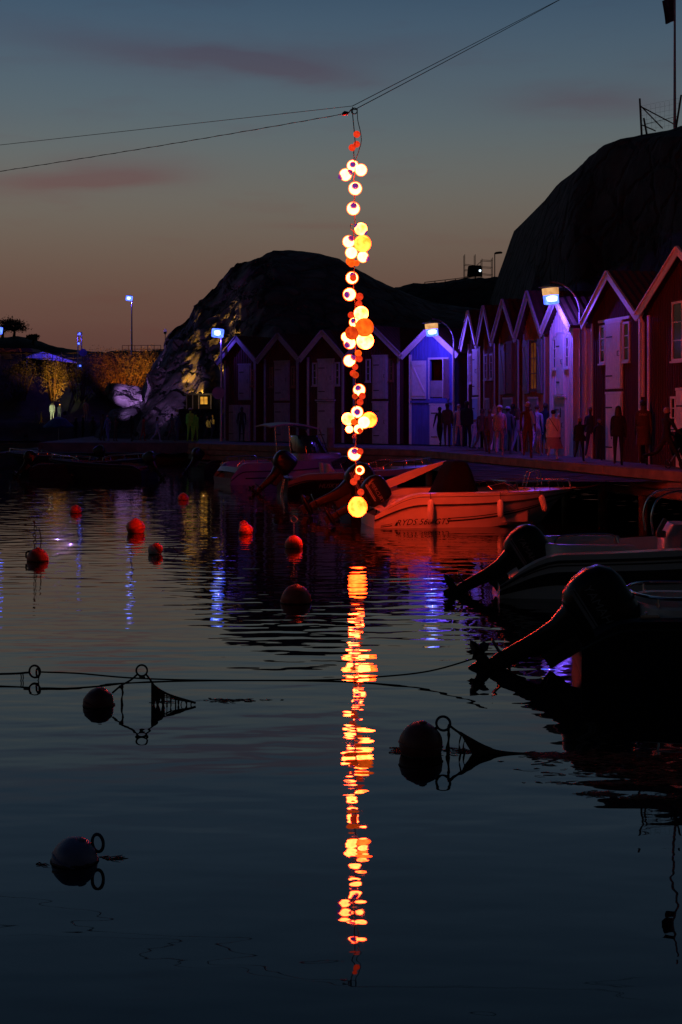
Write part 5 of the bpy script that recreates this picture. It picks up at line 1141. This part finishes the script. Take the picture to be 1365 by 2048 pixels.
cr = [('person in a yellow vest left of the lit pair', 83, 850, 823, 100, 'yellow'), ('dim figure left of the umbrella', 72, 850, 822, 100.2, 'grey'), ('dim figure in dark clothes right of the umbrella', 152, 884, 834, 96, 'navy'), ('dim pair of figures, the left one', 166, 885, 832, 96.4, 'black'), ('dim figure with a pale top near the bank', 172, 842, 800, 100.8, 'beige'),
      ('dim figure in grey among the crowd', 186, 886, 830, 96, 'grey'), ('dim figure in brown among the crowd', 206, 885, 831, 96.5, 'brown'), ('dim figure in blue grey among the crowd', 216, 886, 834, 95.6, 'blue'), ('dim seated looking figure near the phone light', 232, 888, 840, 95.3, 'brown'), ('dark figure holding up a phone', 263, 889, 838, 94.8, 'black'),
      ('dim figure in red grey by the boulder', 287, 884, 836, 96.2, 'red'), ('dim figure left of the hi-vis jacket', 344, 886, 830, 95, 'grey'), ('dim figure in denim left of the hi-vis jacket', 357, 886, 832, 95.6, 'denim'), ('dim figure right of the hi-vis jackets', 425, 884, 832, 96, 'grey'), ('dim figure far right of the crowd by the lamp post', 415, 886, 836, 95, 'navy')]
for i, (l, x, f, hd_, Y, c_) in enumerate(cr): far_p(l, x, f, hd_, Y, random.uniform(-120, 60), top=c_, legs=random.choice(['black', 'denim', 'grey']), stride=random.uniform(-.2, .25), hair=random.choice(['dark', 'brown', 'fair']))
make_people()
# ------------------------------------------------------------------ far shore furniture
# blue parasol
b = at(118, 884, 95); t = thing('parasol', 'closed in dark blue parasol on the far quay', 'parasol', b)
t['label'] = 'dark blue parasol standing on the far quay'
mb = MB(); n = 8; vs = [(0, 0, 1.75)]
for k, (r_, z) in enumerate(((.5, 1.55), (1.08, 1.05), (1.06, .98))):
    for j in range(n*2):
        rr = r_*(1 if j % 2 == 0 else .955); vs.append((rr*math.cos(math.pi*j/n), rr*math.sin(math.pi*j/n), z-(0 if j % 2 == 0 else -.03)))
m2 = 2*n; fs = [(0, 1+j, 1+(j+1) % m2) for j in range(m2)]+[(1+k*m2+j, 1+(k+1)*m2+j, 1+(k+1)*m2+(j+1) % m2, 1+k*m2+(j+1) % m2) for k in range(2) for j in range(m2)]
mb.add(vs, fs); mb.build('canopy', mat('blue_canvas', (.05, .10, .26), .8, .2, 6), t)
mb = MB(); mb.tube([(0, 0, 0), (0, 0, 1.8)], .025, 8); mb.build('pole', galv, t, True)
mb = MB(); mb.box((-.25, -.25, 0), (.25, .25, .08)); mb.build('base', stone, t, bevel=.02)
# kiosk with a lit window on its terrace
kb = at(398, 818, 80.5); q = MB(); q.box((kb.x-1.1, kb.y-.5, -1), (kb.x+2.2, kb.y+3, kb.z)); one('stone_terrace', 'dark stone terrace under the small kiosk', 'terrace', q, darkrock)
t = thing('kiosk', 'small kiosk with an amber lit window at the foot of the hill', 'kiosk', kb)
mb = MB(); mb.box((-.75, .0, 0), (.75, 1.2, .80)); mb.build('wall', blackm, t)
mb = MB(); mb.prism([(-.85, .80), (.85, .80), (.80, .90), (-.80, .90)], -.12, 1.3); mb.build('roof', grey, t)
ag = glow('amber_window', ((.9, .42, .05), (.5, .2, .02)), 5)
for x in (.10, .32):
    mb = MB(); mb.box((x, -.02, .28), (x+.18, -.004, .70)); o = mb.build('window_pane', ag, t)
mb = MB(); mb.box((.06, -.04, .24), (.10, -.003, .74)); mb.box((.285, -.04, .24), (.315, -.003, .74)); mb.box((.50, -.04, .24), (.54, -.003, .74)); mb.box((.06, -.04, .705), (.54, -.003, .745)); mb.box((.06, -.06, .22), (.54, -.003, .275)); mb.build('window_frame', blackm, t)
mb = MB()
for x in (-.7, -.35, 0, .7): mb.box((x-.03, -.03, 0), (x+.03, -.003, .8))
mb.build('posts', offwhite, t)
light('kiosk_fill_light', 'POINT', (.3, -.5, .5), 3, (1, .62, .2), t, radius=.1)  # unseen lamp added before the window to light the green jacket
# marquee with an unseen blue lamp above and before its roof, shop window beside it
b = at(100, 742, 106); t = thing('marquee', 'low marquee with a blue lit sloping canvas roof', 'marquee', b)
mb = MB(); mb.add([(-1.8, 0, 1.05), (2.1, -.4, .62), (2.1, 2.4, .62), (-1.8, 2.4, 1.40), (-.6, .4, 1.48), (-1.8, 0, 1.0), (2.1, -.4, .57), (2.1, 2.4, .57), (-1.8, 2.4, 1.35), (-.6, .4, 1.43)],
    [(0, 1, 4), (1, 2, 4), (2, 3, 4), (3, 0, 4), (5, 9, 6), (6, 9, 7), (7, 9, 8), (8, 9, 5), (0, 5, 6, 1), (1, 6, 7, 2), (2, 7, 8, 3), (3, 8, 5, 0)]); mb.build('canvas_roof', mat('pale_blue_canvas', (.35, .42, .70), .8, .15, 3), t)
mb = MB()
for x, y, z in ((-1.75, .05, 1.0), (2.05, -.33, .6), (2.05, 2.3, .6), (.2, -.2, .8)): mb.tube([(x, y, -.3), (x, y, z)], .03, 6)
mb.build('poles', galv, t)
light('marquee_light', 'POINT', (.8, -1.0, 2.6), 130, BLUE, t, radius=.2)
b = at(22, 742, 108); t = thing('shop', 'low dark shop with a rosy lit window at the left edge', 'building', b)
mb = MB(); mb.box((-1.6, 0, -.5), (1.6, 3, 1.45)); mb.build('wall', blackm, t)
mb = MB(); mb.prism([(-1.8, 1.45), (1.8, 1.45), (1.6, 1.75), (-1.6, 1.75)], -.3, 3.2); mb.build('roof', tile, t)
pk = glow('rosy_window', ((.42, .15, .11), (.10, .03, .03)), 9)
for i in range(4):
    mb = MB(); mb.box((-.85+i*.30, -.03, .25), (-.60+i*.30, -.004, .95)); mb.build('window_pane', pk, t)
mb = MB(); mb.box((-.92, -.05, .18), (.40, -.003, .245)); mb.box((-.92, -.05, .955), (.40, -.003, 1.02))
for i in range(5): mb.box((-.91+i*.30, -.05, .245), (-.855+i*.30, -.003, .955))
mb.build('window_frame', blackm, t)
# railings along the road
def railing(label, a, b, hgt, n, r=.02, bars=2, name='railing', m=iron):
    t = thing(name, label, 'railing', a); mb = MB(); d = b-a
    for k in range(bars): mb.tube([Vector((0, 0, hgt*(1-k/bars))), d+Vector((0, 0, hgt*(1-k/bars)))], r, 6)
    mb.build('bars', m, t, True)
    for i in range(n+1): p = MB(); q_ = d*(i/n); p.tube([q_+Vector((0, 0, -.15)), q_+Vector((0, 0, hgt))], r*1.15, 6); p.build('post', m, t, True)
railing('dark pipe railing along the road above the bushes', at(245, 706, 103), at(322, 706, 100), .55, 6)
railing('dark railing before the marquee at far left', at(-20, 728, 104), at(168, 726, 104), .75, 9)
t = thing('round_sign', 'round traffic sign seen edge dark against the dusk sky', 'sign', at(331, 706, 98)); t['label'] = 'round sign on a thin pole against the dusk sky'
mb = MB(); mb.tube([(0, 0, -.4), (0, 0, 1.35)], .025, 8); mb.build('pole', galv, t, True)
mb = MB(); mb.lathe([(.20, -.01), (.20, .01)], 22, (0, -.03, 1.5), Matrix.Rotation(R(90), 3, 'X') @ Matrix.Diagonal((.6, 1, 1))); mb.build('disc', grey, t)
cbx = MB(); cbx.box((-.3, -.2, 0), (.3, .2, .75)); one('utility_cabinet', 'blue grey cabinet where the railing meets the hill', 'cabinet', cbx, mat('cabinet_paint', (.06, .08, .16), .6), at(331, 724, 97.5), bevel=.02)
# ------------------------------------------------------------------ bushes
def bush(label, c, size, n, seed, m=foliage, cat='bush', stems=True, leaf=.11, name='bush', hang=0):
    rnd = random.Random(seed); t = thing(name, label, cat, c); lm = MB(); blobs = [(Vector((rnd.uniform(-.7, .7)*size[0], rnd.uniform(-.5, .5)*size[1], rnd.uniform(.15, .85)*size[2])), rnd.uniform(.28, .5)) for _ in range(int(10+n/260))]
    mn = min(size)
    for i in range(n):
        bc, br = rnd.choice(blobs); d = Vector((rnd.gauss(0, 1), rnd.gauss(0, 1), rnd.gauss(0, 1))).normalized(); p = bc+Vector((d.x*size[0]*br*.7, d.y*size[1]*br*.8, d.z*size[2]*br*.55))*rnd.uniform(.75, 1.08)
        a = Vector((rnd.gauss(0, 1), rnd.gauss(0, 1), rnd.gauss(0, 1)+.4)).normalized(); nn = (d*.9+Vector((rnd.gauss(0, .5), rnd.gauss(0, .5), rnd.gauss(0, .5)))).normalized(); u = a.cross(nn).normalized(); v = nn.cross(u); l = leaf*rnd.uniform(.6, 1.4)
        lm.add([p-u*l*.5, p+v*l*.28-u*.05*l, p+u*l*.6, p-v*l*.28-u*.05*l], [(0, 1, 2, 3)])
    tag(lm.build('leaves', m, t, fix=False), kind='stuff')
    if stems:
        sm = MB()
        for bc, br in blobs: sm.tube(curve_pts([(bc.x*.3, bc.y*.3, -.1), (bc.x*.6, bc.y*.7, bc.z*.5), bc], 4), [.035, .034, .032, .03, .027, .024, .02, .016, .01], 5)
        sm.build('stems', bark, t)
    return t
bush('tall bush lit orange from below at the far left', at(107, 800, 103), (1.2, 1.0, 3.4), 4600, 3, leaf=.085)
bush('wide mass of bushes lit deep orange below the railing', at(252, 795, 104), (3.0, 1.3, 3.6), 9000, 4, leaf=.085)
bush('bush reaching left from the wide orange mass', at(208, 795, 104.5), (1.7, 1.1, 3.2), 4200, 5, leaf=.085)
bush('dark bush between the two orange lit ones', at(160, 800, 104.5), (1.5, 1.1, 3.0), 2000, 6, darkleaf)
bush('dark bush under the marquee railing at far left', at(40, 800, 104), (2.0, 1.1, 3.0), 2400, 7, darkleaf)
bush('small yellow lit shrub on the rocks by the kiosk', at(385, 800, 85.5), (.9, .5, 1.7), 900, 8)
def tree(label, c, h, w, seed):
    rnd = random.Random(seed); t = thing('tree', label, 'tree', c); tr = MB(); tr.tube(curve_pts([(0, 0, -.4), (.1, 0, h*.3), (.0, 0, h*.7)], 5), [.22-.015*i for i in range(11)], 8)
    tips = []
    for i in range(9):
        a = rnd.uniform(0, 6.3); e_ = Vector((math.cos(a)*w*rnd.uniform(.4, .9), math.sin(a)*w*.6, h*rnd.uniform(.5, .95))); tips.append(e_); tr.tube(curve_pts([(0.05, 0, h*rnd.uniform(.2, .5)), e_*.6+Vector((0, 0, h*.15)), e_], 4), [.09, .085, .08, .07, .06, .05, .04, .03, .02], 5)
    tr.build('trunk', bark, t, True); lm = MB()
    for _ in range(1500):
        p = rnd.choice(tips)+Vector((rnd.gauss(0, w*.22), rnd.gauss(0, w*.2), rnd.gauss(0, h*.12))); u = Vector((rnd.gauss(0, 1), rnd.gauss(0, 1), rnd.gauss(0, 1))).normalized(); v = u.orthogonal().normalized(); l = rnd.uniform(.10, .26)
        lm.add([p, p+u*l*.5+v*l*.3, p+u*l, p+u*l*.5-v*l*.3], [(0, 1, 2, 3)])
    tag(lm.build('crown', darkleaf, t, fix=False), kind='stuff')
for i, (px, by, Y, h_, w_, l) in enumerate([(5, 672, 178, 2.0, 2.3, 'leafy tree on the ridge at the left edge'), (28, 671, 180, 1.7, 1.9, 'rounded tree right of the one at the left edge'), (66, 684, 182, .8, .7, 'low shrubby tree on the slope of the back hill')]): tree(l, at(px, by, Y), h_, w_, 20+i)
# grass along the ridges
def tufts(label, xs, Yc, hf, n, seed):
    rnd = random.Random(seed); mb = MB()
    for _ in range(n):
        x = rnd.uniform(*xs); y = Yc+rnd.uniform(-1.2, 1.2); z = hf(x, y); l = rnd.uniform(.08, .28); d = Vector((rnd.gauss(0, .35), rnd.gauss(0, .2), 1))*l; w_ = .012
        mb.add([(x-w_, y, z-.05), (x+w_, y, z-.05), (x+d.x, y+d.y, z+d.z)], [(0, 1, 2)])
    tag(mb.build('grass', darkleaf, fix=False), label, 'grass', kind='stuff')
tufts('dark grass along the low ridge skyline', (4, 16), 115.2, lambda x, y: ridge_z(x, y), 1500, 2) if 0 else None
# ------------------------------------------------------------------ ridge skyline: platform rail, scaffold with projector, lamp
yr = 113.5
railing('low bar railing sloping along the ridge left of the scaffold', at(850, 572, yr), at(952, 560, yr), .30, 5, .03, 1)
b = at(930, 558, yr); t = thing('scaffold', 'small scaffold tower on the ridge against the sky', 'scaffold', b)
X1 = 2.25
mb = MB()
for x, h_ in ((0, 2.0), (.85, 2.0), (1.40, 1.65), (X1, 1.75)):
    for y in (0, .9): mb.tube([(x, y, -.2), (x, y, h_)], .025, 6)
mb.build('standards', iron, t, True)
mb = MB()
for a_, c_ in (((0, 1.2), (.85, 1.1)), ((0, .75), (.85, .75)), ((0, .2), (1.4, .2)), ((1.40, 1.55), (X1, 1.5)), ((1.40, 1.0), (X1, .95)), ((.85, 1.0), (1.40, 1.5)), ((.85, .5), (X1, .35))):
    for y in (0, .9): mb = MB(); mb.tube([(a_[0], y, a_[1]), (c_[0], y, c_[1])], .02, 6); mb.build('brace', iron, t, True)
pj = thing('projector', 'black projector box with a white lens on the scaffold', 'projector', b+Vector((.25, .2, .25)))
mb = MB(); loft(mb, [(0, .55, 1.2, .55), (.75, .55, 1.1, .58), (.85, .5, 1.0, .6)]); mb.build('casing', blackm, pj)
mb = MB(); mb.lathe([(.09, -.02), (.09, .02)], 14, (.98, -.29, .42), Matrix.Rotation(R(90), 3, 'X')); mb.build('lens', glow('projector_lens', ((2.0, 2.4, 2.6), (1.4, 1.8, 2.2))), pj)
b = at(990, 556, yr); t = thing('ridge_lamp', 'unlit street lamp with a flat head on the ridge', 'street lamp', b)
mb = MB(); mb.tube([(0, 0, -.2), (0, 0, 2.0)], .04, 8); mb.build('post', iron, t, True)
mb = MB(); loft(mb, [(0, .25, .62, .3), (.10, .28, .66, .3), (.17, .15, .4, .3)]); o = mb.build('head', iron, t, True, (0, 0, 1.93)); o.rotation_euler = (0, R(-6), 0)
pj = thing('projector', 'small box with two white lenses high on the rocky hill', 'projector', at(682, 541, 93.0))
mb = MB(); mb.box((-.2, -.1, -.18), (.2, .3, .18)); mb.build('casing', mat('olive_box', (.10, .10, .06), .6), pj, bevel=.02)
mb = MB(); mb.lathe([(.05, -.01), (.05, .01)], 12, (-.07, -.12, .05), Matrix.Rotation(R(90), 3, 'X')); mb.lathe([(.06, -.01), (.06, .01)], 12, (.08, -.12, .05), Matrix.Rotation(R(90), 3, 'X')); mb.build('lenses', glow('projector_lens', ((2, 2.4, 2.6), (1.4, 1.8, 2.2))), pj)
# ------------------------------------------------------------------ top of the cliff: flagpole and braced fence
YF = 64.0
b = at(1350, 256, YF); t = thing('flagpole', 'flagpole with a drooping dark flag on top of the cliff', 'flagpole', b)
mb = MB(); mb.tube([(0, 0, -.5), (0, 0, 7.0)], [.07, .045], 10); mb.build('pole', mat('white_pole', (.35, .36, .45), .5), t, True)
mb = MB(); vs = []; n = 14
for th in (0, .012):
    for i in range(n+1):
        for k in range(9):
            u = k/8; v = i/n; x = -.02-u*(.55-.18*v)*(1-.15*v)-.12*v*u; z = 6.1-v*1.2-u*.28*(1-v)-(.18*u*v); y = .12*math.sin(u*9+v*2)*u+th; vs.append((x, y, z))
fs = [(o_+i*9+k, o_+i*9+k+1, o_+(i+1)*9+k+1, o_+(i+1)*9+k) for o_ in (0, (n+1)*9) for i in range(n) for k in range(8)]; mb.add(vs, fs); mb.build('flag', mat('dark_flag', (.05, .05, .12), .9, .3, 3), t, True)
b = at(1284, 268, YF); t = thing('braced_fence', 'leaning posts and braces of a fence on the cliff edge', 'fence', b); P = lambda x, y, dy=0: at(x, y, YF+dy)-b
for i, (p_, q_) in enumerate((((1280, 197), (1284, 272)), ((1363, 190), (1352, 260)), ((1288, 236, 2), (1294, 268, 2)))):
    mb = MB(); mb.tube([P(*p_), P(*q_)], [.045, .05], 7); mb.build('post', iron, t, True)
for p_, q_ in (((1280, 210), (1326, 257)), ((1282, 213), (1350, 249)), ((1285, 250), (1312, 262)), ((1292, 248), (1358, 232))):
    mb = MB(); mb.tube([P(*p_), P(*q_)], .028 if q_[0] < 1351 else .012, 6); mb.build('brace', iron, t, True)
mb = MB()
for i in range(9): u = i/8; mb.tube([P(1283+u*75, 212-u*16+2), P(1287+u*68, 262-u*8)], .004, 4)
for i in range(6): u = i/5; mb.tube([P(1283+2*u, 212+48*u), P(1360-5*u, 196+52*u)], .004, 4)
tag(mb.build('netting', iron, t), kind='stuff')
# ------------------------------------------------------------------ floodlights
GZ = 1.30
flood('violet floodlight below the pale boulder', (-13.7, 80.2, GZ), at(270, 785, 88), 7500, VIO, 20, .7)
flood('violet floodlight washing the rocky flank', (-11.6, 79.2, GZ), at(392, 640, 90), 560, VIO, 60, .8)
flood('amber floodlight aimed at the rock above the end boathouse', (-6.4, 80.6, 3.05), at(455, 694, 85.2), 7000, AMB, 22, .25)
flood('amber floodlight aimed at the standing rock', (-9.9, 79.2, GZ), at(386, 722, 86), 8000, AMB, 9, .25)
flood('amber floodlight aimed at the high rock face', (-6.9, 80.4, 3.05), at(471, 628, 87), 1300, (1, .62, .25), 11, .5)
flood('amber floodlight low behind the kiosk', (-8.3, 82.6, 3.6), at(392, 765, 87), 160, AMB, 70, .6)
flood('amber floodlight behind the lamp post', (-7.2, 74.5, GZ), at(437, 803, 80), 330, AMB, 16, .4)
flood('orange floodlight under the tall bush at far left', at(130, 826, 100.3), at(103, 738, 103), 2600, (1.0, .38, .05), 66, 1.0)
flood('orange floodlight under the wide bushes', at(225, 822, 99.8), at(258, 728, 103), 2600, (1.0, .20, .015), 80, .8)
flood('orange floodlight at the right end of the wide bushes', at(268, 822, 99.8), at(276, 738, 103), 3000, (1.0, .32, .03), 40, .9)
flood('white floodlight shining on the pale clothed person', (-21.5, 95.5, .9), at(107, 825, 100.5), 700, (.85, 1, .62), 15, .4)
